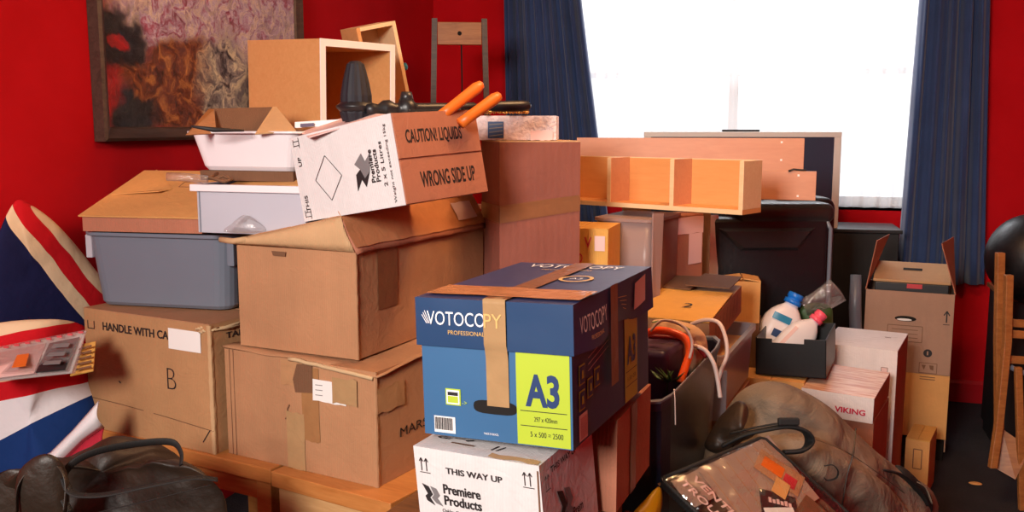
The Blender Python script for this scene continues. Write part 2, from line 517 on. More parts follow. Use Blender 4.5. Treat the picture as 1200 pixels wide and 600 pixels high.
def inflate(mb, outline, m, front, back, nr=14, wrinkle=0.0, wf=6, seed=0, power=.5, normal=None, T=None, nper=3, mfn=None):
    """a soft closed body: outline (3D points, roughly planar) swelling by front/back along its normal"""
    P = [Vector(p) for p in outline]
    Q = []
    n0 = len(P)
    for i in range(n0):  # catmull-rom
        a, b, c, d = P[i - 1], P[i], P[(i + 1) % n0], P[(i + 2) % n0]
        for k in range(nper):
            t = k / nper
            Q.append(.5 * ((2 * b) + (c - a) * t + (2 * a - 5 * b + 4 * c - d) * t * t + (3 * b - a - 3 * c + d) * t ** 3))
    c = sum(Q, Vector()) / len(Q)
    if normal is None:
        nn = Vector()
        for i in range(len(Q)): nn += (Q[i] - c).cross(Q[(i + 1) % len(Q)] - c)
        normal = nn.normalized()
        if normal.dot(HF) > 0: normal = -normal
    loops = []
    sd = Vector((seed * 3.1, seed, 0))
    for side, amt in ((1, front), (-1, back)):
        rings = []
        for j in range(nr + 1):
            a = (j / nr) * PI / 2
            s = math.sin(a)  # 0 centre .. 1 rim
            s = max(s, .02)
            z = (1 - s ** 2.2) ** power
            ring = []
            for q in Q:
                p = c + (q - c) * s
                w = noise.fractal(p * wf + sd, 1.0, 2.0, 3) * wrinkle * (z ** .5 if j < nr else 0)
                ring.append(p + normal * side * (amt * z + w))
            rings.append(ring)
        loops.append(rings)
    seq = loops[0] + list(reversed(loops[1]))[1:]
    mb.loft(seq, m, True, True, True, T)
    return c, normal


def wall_panel(name, fn_boxes, m):
    mb = MB()
    for b in fn_boxes: mb.box(*b, m)
    return struct(mb.build(name))


# ================================================================== ROOM
XL, XR, YB, YF, ZC = -2.42, 1.75, 6.09, -2.2, 2.95
struct(MB().box(XL, XR, YF, YB, -.05, 0, 'carpet').build('floor'))
struct(MB().box(XL - .1, XR + .1, YF - .1, YB + .2, ZC, ZC + .05, 'ceiling').build('ceiling'))
wall_panel('wall_left', [(XL - .1, XL, YF, YB, 0, ZC)], 'red_wall')
wall_panel('wall_right', [(XR, XR + .1, YF, YB, 0, ZC)], 'red_wall')
wall_panel('wall_front', [(XL - .1, XR + .1, YF - .1, YF, 0, ZC)], 'red_wall')
WX0, WX1, WZ0, WZ1 = -1.66, .82, 1.17, 2.72
wall_panel('wall_back', [(XL - .1, WX0, YB, YB + .2, 0, ZC), (WX1, XR + .1, YB, YB + .2, 0, ZC),
                         (WX0, WX1, YB, YB + .2, 0, WZ0), (WX0, WX1, YB, YB + .2, WZ1, ZC)], 'red_wall')
mb = MB()
mb.prism([(YB - .018, 0), (YB - .018, .115), (YB - .008, .135), (YB, .135), (YB, 0)], XL, XR, 'red_gloss', axis='x')
struct(mb.build('baseboard_back'))
mb = MB(); mb.box(XL, XL + .018, YF, YB, 0, .13, 'red_gloss'); struct(mb.build('baseboard_left', bevel=.004))
mb = MB(); mb.box(XR - .018, XR, YF, YB, 0, .13, 'red_gloss'); struct(mb.build('baseboard_right', bevel=.004))
# window
wr = bpy.data.objects.new('window_1', None); COL.objects.link(wr); wr.location = (0, YB + .1, WZ0); struct(wr)
fr = MB()
for x in (WX0, (WX0 + WX1) / 2 - .03, WX1 - .06): fr.box(x, x + .06, -.03, .03, 0, WZ1 - WZ0, 'white_edge')
for z in (0, WZ1 - WZ0 - .06): fr.box(WX0, WX1, -.028, .028, z, z + .06, 'white_edge')
fr.box(WX0, WX1, -.02, .02, .8, .84, 'white_edge')
fr.build('window_frame', wr, bevel=.004)
MB().box(WX0, WX1, -.003, .003, .0, WZ1 - WZ0, 'pane').build('window_pane', wr)
MB().box(WX0, WX1, -.1, .03, -.02, 0.0, 'red_gloss').build('window_sill', wr)


# curtains
def curtain(name, label, x0t, x1t, x0b, x1b, z0, z1, folds, amp, y, m, ph=0, sol=.004, lean=0, gath=.0):
    mb = MB()

    def fn(u, v):
        z = z0 + (z1 - z0) * v; t = v
        xa = x0b + (x0t - x0b) * t; xb = x1b + (x1t - x1b) * t
        uu = u + .012 * math.sin(u * 17 + ph)
        x = xa + (xb - xa) * uu
        a = amp * (.75 + .35 * math.sin(u * 9 + ph)) * (1 - .25 * t)
        return (x, y + a * math.sin(2 * PI * folds * u + ph + .25 * math.sin(z * 2)) + .3 * a * math.sin(2 * PI * folds * 2.3 * u + z) + .004 * noise.noise(Vector((x * 4, z * 3, ph))), z)
    mb.grid(fn, folds * 14, 14, m)
    o = mb.build(name, solid=sol, fix=False)
    return o


yc = YB - .12
pl = [at(592, 5, 5.66), at(682, 5, 5.66), at(606, 170, 5.66), at(699, 170, 5.66)]


def bx(px, py):  # x on the curtain plane
    v = AF + AX * (px - 600) / F + AU * (300 - py) / F
    return (v * (yc / v.y)).x


c1 = curtain('long_curtain', '', bx(589, 0), bx(672, 0), bx(594, 160), bx(722, 300), .7, 2.85, 9, .035, yc, 'navy_cloth', .4)
tag(c1, 'long navy blue curtain hanging left of the window, beside the corner', 'curtain')
c2 = curtain('long_curtain', '', bx(1080, 0), bx(1156, 0), bx(1050, 328), bx(1154, 328), .74, 2.85, 5, .045, yc, 'navy_cloth', 1.8)
tag(c2, 'long navy blue curtain hanging right of the window, above bare red wall', 'curtain')
c3 = curtain('sheer_curtain', '', WX0 - .05, WX1 + .06, WX0 - .05, WX1 + .06, WZ0 + .0, 2.8, 26, .012, YB - .035, 'sheer', .2, sol=0)
tag(c3, 'translucent white sheer curtain glowing across the whole window', 'curtain')

# painting
P0, P1 = 2.80, 4.24
pz0, pz1 = 1.60, 2.47
pr = root('framed_painting', 'large abstract oil painting in a dark wood frame on the red wall', 'painting', pose((XL + .002, (P0 + P1) / 2, pz0), 90))
# local: x along +Y world, z up, -y faces the room (+X)
w2 = (P1 - P0) / 2; hh = pz1 - pz0
t = NT('thick_abstract_paint')
co = t.tc()
dn = t.noise(6, 4, out='Color')
vm = t.n.new('ShaderNodeVectorMath'); vm.operation = 'MULTIPLY_ADD'; t.link(dn, vm.inputs[0]); vm.inputs[1].default_value = (.25, .25, .25); t.link(co, vm.inputs[2])
wv = vm.outputs[0]


def blob(cx, cz, rx, rz, soft=.5):
    m_ = t.n.new('ShaderNodeVectorMath'); m_.operation = 'SUBTRACT'; t.link(wv, m_.inputs[0]); m_.inputs[1].default_value = (cx + .12, .12, cz + .12)
    m2 = t.n.new('ShaderNodeVectorMath'); m2.operation = 'MULTIPLY'; t.link(m_.outputs[0], m2.inputs[0]); m2.inputs[1].default_value = (1 / rx, 0, 1 / rz)
    l_ = t.n.new('ShaderNodeVectorMath'); l_.operation = 'LENGTH'; t.link(m2.outputs[0], l_.inputs[0])
    mr = t.n.new('ShaderNodeMapRange'); mr.interpolation_type = 'SMOOTHSTEP'; t.link(l_.outputs['Value'], mr.inputs[0])
    mr.inputs[1].default_value = 1 + soft * .5; mr.inputs[2].default_value = 1 - soft * .5; mr.inputs[3].default_value = 0; mr.inputs[4].default_value = 1
    return mr.outputs[0]


sw = t.noise(5.5, 8, vec=wv, dist=2.6, rough=.7)
sw2 = t.noise(11, 8, vec=wv, dist=1.6, rough=.7)
top = t.ramp(sw, [(.3, rgb(96, 50, 60)), (.40, rgb(176, 84, 110)), (.48, rgb(206, 184, 208)), (.56, rgb(236, 214, 190)), (.62, rgb(180, 140, 170)), (.7, rgb(224, 206, 226))])
top = t.mix(t.math('MULTIPLY', t.ramp(sw2, [(.45, (0, 0, 0, 1)), (.65, (1, 1, 1, 1))]), .55), top, rgb(110, 60, 70))
redc = t.ramp(sw2, [(.35, rgb(140, 16, 16)), (.65, rgb(206, 30, 30))])
brn = t.ramp(sw2, [(.35, rgb(60, 26, 16)), (.5, rgb(124, 58, 26)), (.65, rgb(190, 124, 60))])
blk = t.ramp(sw2, [(.4, rgb(14, 14, 20)), (.7, rgb(52, 44, 44))])
gr = t.ramp(sw2, [(.35, rgb(50, 40, 42)), (.48, rgb(140, 130, 126)), (.62, rgb(230, 216, 180))])
c = t.mix(blob(-.75, .0, .38, .50, .5), top, redc)
c = t.mix(blob(-.1, -.02, 1.2, .13, .5), c, redc)
c = t.mix(blob(-.15, .20, .40, .20, .4), c, brn)
c = t.mix(blob(.10, .17, .20, .28, .5), c, gr)
c = t.mix(blob(-.57, .37, .14, .12, .4), c, blk)
c = t.mix(blob(-.57, .39, .05, .04, .4), c, redc)
c = t.mix(blob(-.50, .09, .15, .10, .5), c, blk)
c = t.mix(blob(-.50, .22, .10, .08, .5), c, brn)
c = t.mix(blob(.5, .2, .3, .22, .5), c, blk)
c = t.mix(blob(.03, .82, .07, .07, .5), c, rgb(226, 176, 40))
t.base(c); t.bump(t.math('ADD', sw, sw2), .7, .015); t.set(Roughness=.3); M['paint'] = t.m
MB().box(-w2 + .05, w2 - .05, -.022, -.002, .05, hh - .05, 'paint').build('canvas', pr)
fm = MB()
prof = [(0, 0), (0, -.045), (.012, -.052), (.03, -.04), (.045, -.032), (.052, -.024), (.052, 0)]
rings = []
for d_, y_ in prof:
    rings.append([(-w2 + d_, y_, d_), (w2 - d_, y_, d_), (w2 - d_, y_, hh - d_), (-w2 + d_, y_, hh - d_)])
fm.loft(rings, 'dark_frame', False, False, False)
fm.build('picture_frame', pr)

# step ladder in the corner
lp = at(539, 115, 5.25); lz = at(539, 22, 5.25).z
lr = root('step_ladder', 'tall wooden step ladder with stiles coloured dark as backlit in the far corner', 'ladder', pose((lp.x, lp.y, 0), 22))
HL = lz
for sx in (-1, 1):
    mb = MB(); T = Matrix.Identity(4)
    mb.add([(sx * .19 - .015, -.035, 0), (sx * .19 + .015, -.035, 0), (sx * .135 + .015, -.02, HL), (sx * .135 - .015, -.02, HL),
            (sx * .19 - .015, .0, 0), (sx * .19 + .015, .0, 0), (sx * .135 + .015, .015, HL), (sx * .135 - .015, .015, HL)],
           [(0, 1, 2, 3), (5, 4, 7, 6), (1, 5, 6, 2), (4, 0, 3, 7), (3, 2, 6, 7), (0, 4, 5, 1)], 'dark_frame')
    mb.build('stile', lr)  # the stiles' backlit darkness is put into their colour
mb = MB(); mb.box(-.12, .12, -.022, .012, HL - .14, HL - .02, 'chair_wood')
mb.add([(.0 + .012 * math.cos(a), -.0225, HL - .08 + .012 * math.sin(a)) for a in [2 * PI * k / 10 for k in range(10)]], [tuple(range(10))], 'hole')
mb.build('top_rail', lr, bevel=.002)
for z in (.3, .6, .9, 1.2, 1.5):
    hw = .18 - .055 * z / HL
    MB().box(-hw, hw, -.05, .04, z, z + .022, 'beech').build('tread', lr)
mb = MB(); mb.tube([(0.01, 0, HL - .14), (.012, 0, 1.9), (.008, 0, 1.5)], .004, 'hole'); mb.build('hanging_cord', lr)

# ================================================================== TABLE WITH THE LEFT STACKS
# front edge of the table runs through these points
TZ = .70
a_ = Vector((-2.17, 2.385, 0)); ang = -12
tr_ = root('work_table', 'orange pine table under the cardboard stacks on the left', 'table', pose((a_.x, a_.y, 0), ang))
MB().box(0, .80, 0, .75, TZ - .045, TZ, 'pine').build('table_top', tr_, bevel=.004)
for x in (.03, .715):
    for y in (.03, .67): MB().box(x, x + .055, y, y + .055, 0, TZ - .046, 'pine').build('leg', tr_, bevel=.003)
MB().box(.085, .715, .045, .065, TZ - .12, TZ - .046, 'pine').build('apron', tr_)
cb = root('plywood_chest', 'pale plywood chest beneath the crushed carton, right of the pine table', 'chest', pose((a_.x + .81 * math.cos(R(ang)), a_.y + .81 * math.sin(R(ang)), 0), ang - 3))
MB().box(0.002, .43, -.01, .50, TZ - .045, TZ, 'pine').build('chest_lid', cb, bevel=.003)
mb = MB(); mb.box(.015, .415, .005, .48, 0.0, TZ - .046, 'ply'); mb.build('chest_body', cb, bevel=.003)


def worn_edge(C, r, m='kraft_pale', h0=0, h1=None, name='worn_edge'):
    h1 = h1 or C.h; mb = MB()
    def fn(u, v):
        z = h0 + (h1 - h0) * v; w = .007 + .008 * abs(noise.noise(Vector((z * 25, C.seed, 1))))
        k = (u - .5) * 2
        q = C.P('F', C.w - w * max(0, -k), z, .0022) if k < 0 else C.P('R', w * k, z, .0022)
        if abs(k) < .01: q += Vector((.0022, 0, 0))
        q += Vector((.003 * noise.noise(Vector((z * 40, 2, C.seed))), 0, 0)) * (1 - abs(k))
        return q
    mb.grid(fn, 4, 30, m); return mb.build(name, r, fix=False)


# handle with care box
sz = (.545, .42, .384); p = (-2.14, 2.385, .7006)
r = root('moving_carton', 'brown carton printed HANDLE WITH CARE with a handwritten B, beneath the grey tub', 'box', base_of(p, sz, -11.5))
C = Carton(sz, .005, 1); mb = MB(); C.body(mb, 'kraft_a')
C.text(mb, 'F', 'HANDLE WITH CARE', .088, .325, .325, .026, 'ink', bold=.02, rot=0)
C.line(mb, 'F', [(.018, .35), (.018, .325), (.048, .325), (.048, .35)], .003, 'ink')
C.text(mb, 'F', 'B', .365, .175, .036, .064, 'ink', bold=-.025)
C.text(mb, 'R', 'TAKE CARE', .06, .335, .2, .018, 'ink', bold=.015)
C.line(mb, 'F', [(.0, .1), (.15, .095), (.35, .085), (.545, .07)], .0025, 'kraft_dark')
C.line(mb, 'F', [(.5, .03), (.53, .07)], .003, 'ink')
C.line(mb, 'F', [(.15, .17), (.158, .165)], .005, 'ink')
mb.build('carton_body', r)
mb = MB(); C.rect(mb, 'F', .378, .300, .51, .362, 'paper', off=.003); mb.build('paper_label', r)
mb = MB()
for i in range(7):
    u = .03 + i * .03; z0 = .384 - .004; mb.tube([C.P('F', .49 + random.uniform(0, .05), .36 + random.uniform(0, .02), .003), C.P('R', u * .3, .37, .004), C.P('R', u, .36 + random.uniform(0, .02), .003)], .004, 'kraft_core', n=5)
mb.build('torn_edge', r)
lid_flaps(C, r, 'kraft_b', along='x'); worn_edge(C, r, 'kraft_pale')

# grey tub
sz = (.50, .36, .236); r = root('storage_tub', 'grey plastic storage tub on top of the HANDLE WITH CARE carton', 'tub', base_of((-2.135, 2.40, 1.092), sz, 4))
mb = MB(); tub(mb, sz[0], sz[1], sz[2], 'grey_plastic', taper=.018, rad=.05, rim=.014, riml=.012); mb.build('tub_body', r, bevel=.003)
MB().box(-.262, -.24, -.16, -.13, .15, .223, 'frost_white').build('tub_handle', r, bevel=.003); MB().box(.235, .258, -.17, -.14, .14, .223, 'grey_plastic').build('tub_handle', r, bevel=.003)

# tan carton lying open on the tub
r = root('flat_carton', 'orange-lit tan carton lying tilted on the grey tub below the painting', 'box', pose((-2.11, 2.37, 1.333), 6))
mb = MB()
W_, D_ = .40, .36
z0, z1 = .045, .165
mb.prism([(0, 0), (0, z0), (D_, z1), (D_, .0)], 0, W_, 'kraft_c', axis='x')
mb.build('carton_body', r)
mb = MB()
e = .004
slab(mb, (-.008, -.008, z0), (W_, -.008, z0), (W_, D_, z1 + .002), (-.008, D_, z1 + .002), .004, 'kraft_orange')  # orange lamplight on the tan lid put into its cardboard colour
mb.build('carton_lid', r)
mb = MB()
def onlid(x, y, o=.006): return (x, y, z0 + (z1 - z0) * y / D_ + o)
slab(mb, onlid(.0, .15), onlid(.17, .15, .018), onlid(.19, .20), onlid(.04, .36), .003, 'kraft_orange')
mb.build('flap', r)
mb = MB()
for (x0, y0, x1, y1) in ((.2, .22, .26, .26), (.31, .22, .36, .26)):
    for a, b in (((x0, y0), (x1, y0)), ((x1, y0), (x1, y1)), ((x1, y1), (x0, y1)), ((x0, y1), (x0, y0))):
        mb.tube([onlid(*a, .0065), onlid(*b, .0065)], .0012, 'ink_faint', n=4)
mb.build('printed_marks', r)

# light grey translucent drawer on the tub
sz = (.36, .30, .139)
r = root('drawer_tray', 'pale grey translucent drawer tray on the grey tub beside the tan carton', 'tray', base_of((-1.66, 2.31, 1.35), sz, 0))
mb = MB(); mb.box(-.17, .17, -.142, .142, 0, .003, 'frost_white')
for b in ((-.17, .17, -.146, -.142), (-.17, .17, .142, .146), (-.174, -.17, -.146, .146), (.17, .174, -.146, .146)):
    mb.box(*b, 0, sz[2], 'frost_white')
mb.build('tray_body', r)
mb = MB(); mb.box(-.19, .18, -.158, -.146, sz[2] - .02, sz[2], 'white_plastic'); mb.box(-.19, .18, .146, .158, sz[2] - .02, sz[2], 'white_plastic')
mb.box(-.19, -.174, -.146, .146, sz[2] - .02, sz[2], 'white_plastic'); mb.box(.174, .18, -.146, .146, sz[2] - .02, sz[2], 'white_plastic')
mb.build('tray_rim', r, bevel=.002)
MB().box(-.168, -.164, -.1465, .14, 0, sz[2], 'grey_plastic').build('corner_strip', r)
# things in the tray
r = pose(at(275, 212, 2.72), 4)
mb = MB(); slab(mb, (-.05, 0, -.03), (.20, 0, -.012), (.20, .16, .03), (-.02, .16, .012), .004, 'kraft_orange')
tag(mb.build('brown_envelope', None, r), 'tan cardboard sheet poking out of the pale grey drawer tray', 'envelope')
mb = MB(); q0, q1 = at(196, 207, 2.66), at(243, 211, 2.66)
mb.tube([q0, (q0 + q1) / 2 + Vector((0, 0, .003)), q1], .012, 'cello', n=12)
o = mb.build('plastic_tube'); tag(o, 'clear plastic tube resting across the pale grey drawer tray', 'tube')
mb = MB(); q = [at(238, 206, 2.68), at(252, 210, 2.67), at(262, 206, 2.68), at(272, 211, 2.67), at(262, 213, 2.66), at(246, 208, 2.66), at(255, 203, 2.69)]
mb.tube(q, .005, 'kraft_dark', n=6)
o = mb.build('tangled_string'); tag(o, 'small tangle of brown string on the pale grey drawer tray', 'string')

# white tub
sz = (.36, .28, .115)
pt = (-1.735, 2.40, 1.524)
r = root('white_basin', 'white plastic basin holding a small open carton, right under the painting', 'basin', base_of(pt, sz, -2))
mb = MB(); tub(mb, sz[0], sz[1], sz[2], 'white_plastic', taper=.022, rad=.03, rim=.016, riml=.006); mb.build('basin_body', r)
mb = MB(); mb.box(-.16, .16, -.12, .12, -.03, -.001, 'kraft_dark'); r2 = root('flat_carton', 'dark flattened carton squeezed between the white basin and the drawer tray', 'box', base_of((pt[0] + .03, pt[1] + .04, pt[2]), (.3, .2, 0), -2)); mb.build('carton_body', r2)
# open carton in basin, its lit and shaded sides put into the flap colours
ro = root('open_carton', 'small open brown carton standing in the white basin', 'box', base_of((pt[0] + .01, pt[1] + .03, pt[2] + .02), (.30, .20, .12), -2))
mb = MB(); zt = .118
V8 = [(-.12, -.08), (.12, -.08), (.12, .08), (-.12, .08)]
for i in range(4):
    a, b = V8[i], V8[(i + 1) % 4]
    slab(mb, (a[0], a[1], 0), (b[0], b[1], 0), (b[0], b[1], zt - .02), (a[0], a[1], zt - .02), -.003, 'kraft_dark')
mb.box(-.12, .12, -.08, .08, 0, .003, 'kraft_dark'); mb.build('carton_body', ro)
im = ro.matrix_world.inverted()
def L_(px, py, d): return im @ at(px, py, d)
mb = MB(); slab(mb, L_(217, 159, 2.64), L_(253, 157, 2.78), L_(250, 129, 2.88), L_(244, 128, 2.84), .003, 'kraft_b'); mb.build('flap', ro)
mb = MB(); slab(mb, L_(250, 158, 2.84), L_(304, 158, 2.84), L_(323, 126, 2.90), L_(245, 128, 2.90), .003, 'kraft_dark'); mb.build('flap', ro)
mb = MB(); slab(mb, L_(299, 158, 2.68), L_(347, 154, 2.70), L_(324, 126, 2.88), L_(320, 126, 2.87), .003, 'kraft_pale'); mb.build('flap', ro)
mb = MB(); mb.tube([at(224, 148, 2.62), at(250, 152, 2.64), at(286, 153, 2.66)], .005, 'ink', rad=[.003, .007, .003])
tag(mb.build('black_pen'), 'dark slim pen lying across the opening of the small carton in the basin', 'pen')

# crushed big lower carton (b4)
sz = (.548, .62, .315); p = (-1.575, 2.30, .7006)
r = root('crushed_carton', 'wide brown carton with a torn white label, lowest in the middle stack', 'box', base_of(p, sz, -12.6))
C = Carton(sz, .007, 4); mb = MB(); C.body(mb, 'kraft_b', n=14)
C.text(mb, 'R', 'MARSTON', .10, .11, .24, .026, 'ink', bold=.0)
C.line(mb, 'F', [(.23, .14), (.245, .155), (.24, .17), (.25, .185)], .004, 'kraft_dark')
for u in (.02, .035): C.line(mb, 'F', [(u, .0), (u, .315)], .002, 'kraft_dark')
mb.build('carton_body', r); worn_edge(C, r, 'kraft_b')
mb = MB(); C.rect(mb, 'F', .295, .09, .355, .30, 'tape', off=.0022, jag=.006); mb.build('tape_strip', r)
mb = MB(); C.rect(mb, 'F', .235, .0, .30, .165, 'tape_tan', off=.0026, jag=.006); mb.build('tape_strip', r)
mb = MB(); C.rect(mb, 'F', .335, .21, .45, .27, 'paper', off=.0035, jag=.004)
for i in range(3): C.line(mb, 'F', [(.345, .255 - i * .014), (.37, .256 - i * .014)], .002, 'ink_grey', off=.005)
mb.build('torn_label', r)
mb = MB(); C.rect(mb, 'F', .405, .215, .49, .285, 'tape_tan', off=.006, jag=.008)
mb.build('tape_patch', r)
mb = MB(); C.rect(mb, 'F', .22, .24, .30, .31, 'tape_pale', off=.003, jag=.01); mb.build('tape_patch', r)
mb = MB(); C.rect(mb, 'R', .0, .2, .12, .27, 'tape_pale', off=.004, jag=.01); mb.build('tape_patch', r)
# curled dark flap edge
mb = MB(); mb.add([C.P('F', .28, .305, .004), C.P('F', .335, .31, .004), C.P('F', .335, .23, .004), C.P('F', .275, .225, .004), C.P('F', .265, .26, .003)], [(0, 1, 2, 3, 4)], 'kraft_dark'); mb.build('torn_hole', r)
# top flaps buckled
mb = MB()
def btop(u, v):
    x = -sz[0] / 2 - .004 + (sz[0] + .014) * u; y = -sz[1] / 2 - .006 + (sz[1] + .006) * v
    z = sz[2] + .004 + .006 * noise.noise(Vector((x * 12, y * 12, 3))) - (.018 * max(0, u - .55) / .45) * (1 - v) ** 4
    return (x, y, min(z, sz[2] + .0065))
mb.grid(btop, 20, 14, 'kraft_b'); mb.build('flap', r, solid=.004, fix=False)
mb = MB(); mb.tube([(x, -sz[1] / 2 - .006, sz[2] + .002 + .003 * noise.noise(Vector((x * 40, 0, 0))) - .018 * max(0, x / (sz[0] / 2))) for x in [(-.02 + .29 * k / 14) for k in range(15)]], .006, 'kraft_core', n=6)
mb.build('torn_edge', r)

# big upper carton (b3) with bulging taped top
sz = (.41, .73, .30); p = (-1.53, 2.315, 1.0255)
B3 = base_of(p, sz, -9)
r = root('taped_carton', 'large brown carton with a bulging shiny taped top, under the CAUTION box', 'box', B3)
C = Carton(sz, .006, 2); mb = MB(); C.body(mb, 'kraft_b', faces='FRBLT', n=12); mb.build('carton_body', r); worn_edge(C, r, 'kraft_b')
mb = MB(); C.rect(mb, 'R', .10, .12, .20, .295, 'tape_dark', off=.002); mb.build('tape_strip', r)
ws = .085  # rise of the right side
w2_, d2_ = sz[0] / 2, sz[1] / 2
mb = MB()
def topz(u, v):
    # sloping lid: low at left, high ridge near right, back down at the right edge
    x = -w2_ - .03 + (sz[0] + .03) * u
    y = -d2_ - .008 + (sz[1] + .016) * v
    if u < .9: z = ws * (u / .9) ** 1.1
    else: z = ws
    z += .004 * noise.noise(Vector((x * 14, y * 14, 5)))
    if u > .9: x = w2_ - .045 + .01 * noise.noise(Vector((y * 8, 0, 0)))
    x0 = -w2_ - .03 + (w2_ - .045 + w2_ + .03) * (u / .9) if u <= .9 else x
    return (x0, y, sz[2] + .004 + z)
mb.grid(lambda u, v: topz(u * .9, v), 16, 20, 'kraft_b'); mb.build('flap', r, solid=.005, fix=False)
# right shoulder flap with tape
def shoulder(u, v):
    y = -d2_ - .008 + (sz[1] + .016) * u
    wob = noise.noise(Vector((y * 9, v * 3, 1)))
    x = (w2_ - .045) + (.055) * v + .004 * wob
    z = sz[2] + ws + .004 - (ws + .012) * v + .004 * noise.noise(Vector((y * 20, v * 4, 9)))
    return (x, y, z)
mb = MB(); mb.grid(shoulder, 24, 8, 'kraft_c'); mb.build('flap', r, solid=.005, fix=False)
mb = MB(); mb.grid(lambda u, v: tuple(Vector(shoulder(u, -.12 + v * 1.0)) + Vector((.0045, 0, .0045))), 24, 8, 'tape_gloss'); mb.build('tape_strip', r, fix=False)
mb = MB(); mb.grid(lambda u, v: tuple(Vector(shoulder(.77 + u * .17, .12 + v * .55)) + Vector((.007, 0, .007))), 4, 4, 'pink_paper'); mb.build('paper_label', r, fix=False)
# front gable flap
mb = MB()
def gable(u, v):
    x = -w2_ - .01 + (sz[0] + .012) * u
    zt = sz[2] - .004 + (.012 + (ws - .004) * min(1, u / .9) ** 1.1) * v
    xx = min(x, w2_ - .045 * v + .004)
    return (xx, -d2_ - .006 - .012 * math.sin(v * PI) * (1 - u * .5), zt)
mb.grid(gable, 14, 4, 'kraft_pale'); mb.build('flap', r, solid=.004, fix=False)
mb = MB(); mb.tube([(-w2_ - .05, -d2_ - .01, sz[2] + .006), (-w2_ + .0, -d2_ - .014, sz[2] + .004), (-w2_ + .05, -d2_ - .012, sz[2] + .012)], .009, 'kraft_pale', n=7); mb.build('rolled_edge', r)
mb = MB(); mb.add([C.P('F', .13, .283, .006), C.P('F', .18, .283, .006), C.P('F', .178, .27, .006), C.P('F', .135, .27, .006)], [(0, 1, 2, 3)], 'kraft_dark'); mb.build('hand_hole', r)

# CAUTION box
sz = (.385, .335, .232)
r = root('tilted_carton', 'white-fronted carton lying on its side printed CAUTION! LIQUIDS WRONG SIDE UP', 'box', base_of((-1.302, 2.30, 1.392), sz, -18.8, 2.4, -9.7))
C = Carton(sz, .002, 6); mb = MB(); C.body(mb, 'white_card', faces='FBLT')
# front printing (box lies on its side: text rotated)
k = sz[0] / .385
C.line(mb, 'F', [(.125, .165), (.075, .105), (.125, .045), (.178, .105), (.125, .165)], .0018, 'ink')
C.poly(mb, 'F', [(.232, .125), (.262, .150), (.272, .128), (.296, .148), (.283, .10), (.262, .085), (.25, .11)], 'ink_grey')
C.poly(mb, 'F', [(.228, .055), (.232, .098), (.25, .11), (.262, .085), (.283, .10), (.262, .062), (.25, .083)], 'ink')
C.text(mb, 'F', 'Premiere', .299, .07, .085, .015, 'ink', rot=90, bold=.02)
C.text(mb, 'F', 'Products', .316, .07, .083, .015, 'ink', rot=90, bold=.02)
C.text(mb, 'F', '2 x 5 Litres', .337, .055, .115, .012, 'ink', rot=90, bold=.008)
C.text(mb, 'F', 'Weight not exceeding 15kg', .362, .01, .20, .011, 'ink', rot=90)
C.text(mb, 'F', 'UP', .032, .15, .025, .013, 'ink', rot=90, bold=.01)
C.text(mb, 'F', 'THIS', .032, .025, .045, .013, 'ink', rot=90, bold=.01)
for v0 in (.195, .0):
    C.line(mb, 'F', [(.012, v0 + .01), (.012, v0 + .03)], .0015, 'ink'); C.line(mb, 'F', [(.034, v0 + .005), (.034, v0 + .033)], .0018, 'ink')
    for dv in (.012, .024): C.line(mb, 'F', [(.012, v0 + dv), (.034, v0 + dv)], .0018, 'ink')
C.rect(mb, 'R', 0, 0, sz[1], sz[2], 'kraft_c', off=0, n=10)
mb.build('carton_body', r)
for k_, (v0, v1, s_) in enumerate(((.002, .112, 'WRONG SIDE UP'), (.117, .231, 'CAUTION! LIQUIDS'))):
    mb = MB()
    mb.box(sz[0] / 2 + .001, sz[0] / 2 + .005, -sz[1] / 2, sz[1] / 2, v0, v1, 'kraft_c')
    C2 = Carton((sz[0] + .0082, sz[1], sz[2]), 0, 0)
    if k_: C2.text(mb, 'R', s_, .035, v0 + .03, .225, .042, 'ink', bold=.025, off=.0014)
    else: C2.text(mb, 'R', s_, .065, v0 + .035, .225, .042, 'ink', bold=.025, off=.0014)
    mb.build('bottom_flap', r)

# leaflets behind it
for (a, b, c_, d_, m_, nm, lb) in (
    ((346, 150, 2.75), (412, 146, 2.72), (412, 139, 2.72), (346, 143, 2.75), 'paper', 'leaflet', 'white and purple leaflet between the white basin and the CAUTION box'),
    ((362, 162, 2.5), (452, 135, 2.45), (420, 133, 2.75), (352, 156, 2.75), 'pink_paper', 'paper_sheet', 'loose pinkish paper sheet sticking out above the CAUTION box')):
    mb = MB(); slab(mb, at(*a), at(*b), at(*c_), at(*d_), .003, m_)
    if nm == 'leaflet':
        slab(mb, at(352, 149, 2.735), at(368, 148, 2.73), at(368, 144, 2.73), at(352, 145, 2.735), .001, 'purple')
    tag(mb.build(nm), lb, 'paper')

# cube unit on hidden carton
cpos = Vector((-1.462, 2.703, 1.581)); cs = .345
r = root('cube_shelf', 'open cube shelf unit with white front edges, standing before the painting', 'shelf unit', pose(cpos, 71.9, 2, -.6))
mb = MB(); th = .022
mb.box(0, cs, 0.002, cs, 0, th, 'birch_side'); mb.box(0, cs, .002, cs, cs - th, cs, 'birch_side')
mb.box(0, th, .002, cs, th, cs - th, 'birch_side'); mb.box(cs - th, cs, .002, cs, th, cs - th, 'birch_side')
mb.build('carcass', r)
MB().box(th, cs - th, cs - .008, cs, th, cs - th, 'birch_side').build('back_panel', r)
mb = MB(); e = .0
mb.box(-.001, cs + .001, -.001, .002, 0, th, 'white_edge'); mb.box(-.001, cs + .001, -.001, .002, cs - th, cs + .001, 'white_edge')
mb.box(-.001, th, -.001, .002, th, cs - th, 'white_edge'); mb.box(cs - th, cs + .001, -.001, .002, th, cs - th, 'white_edge')
mb.box(cs, cs + .001, 0, .01, 0, cs, 'white_edge')
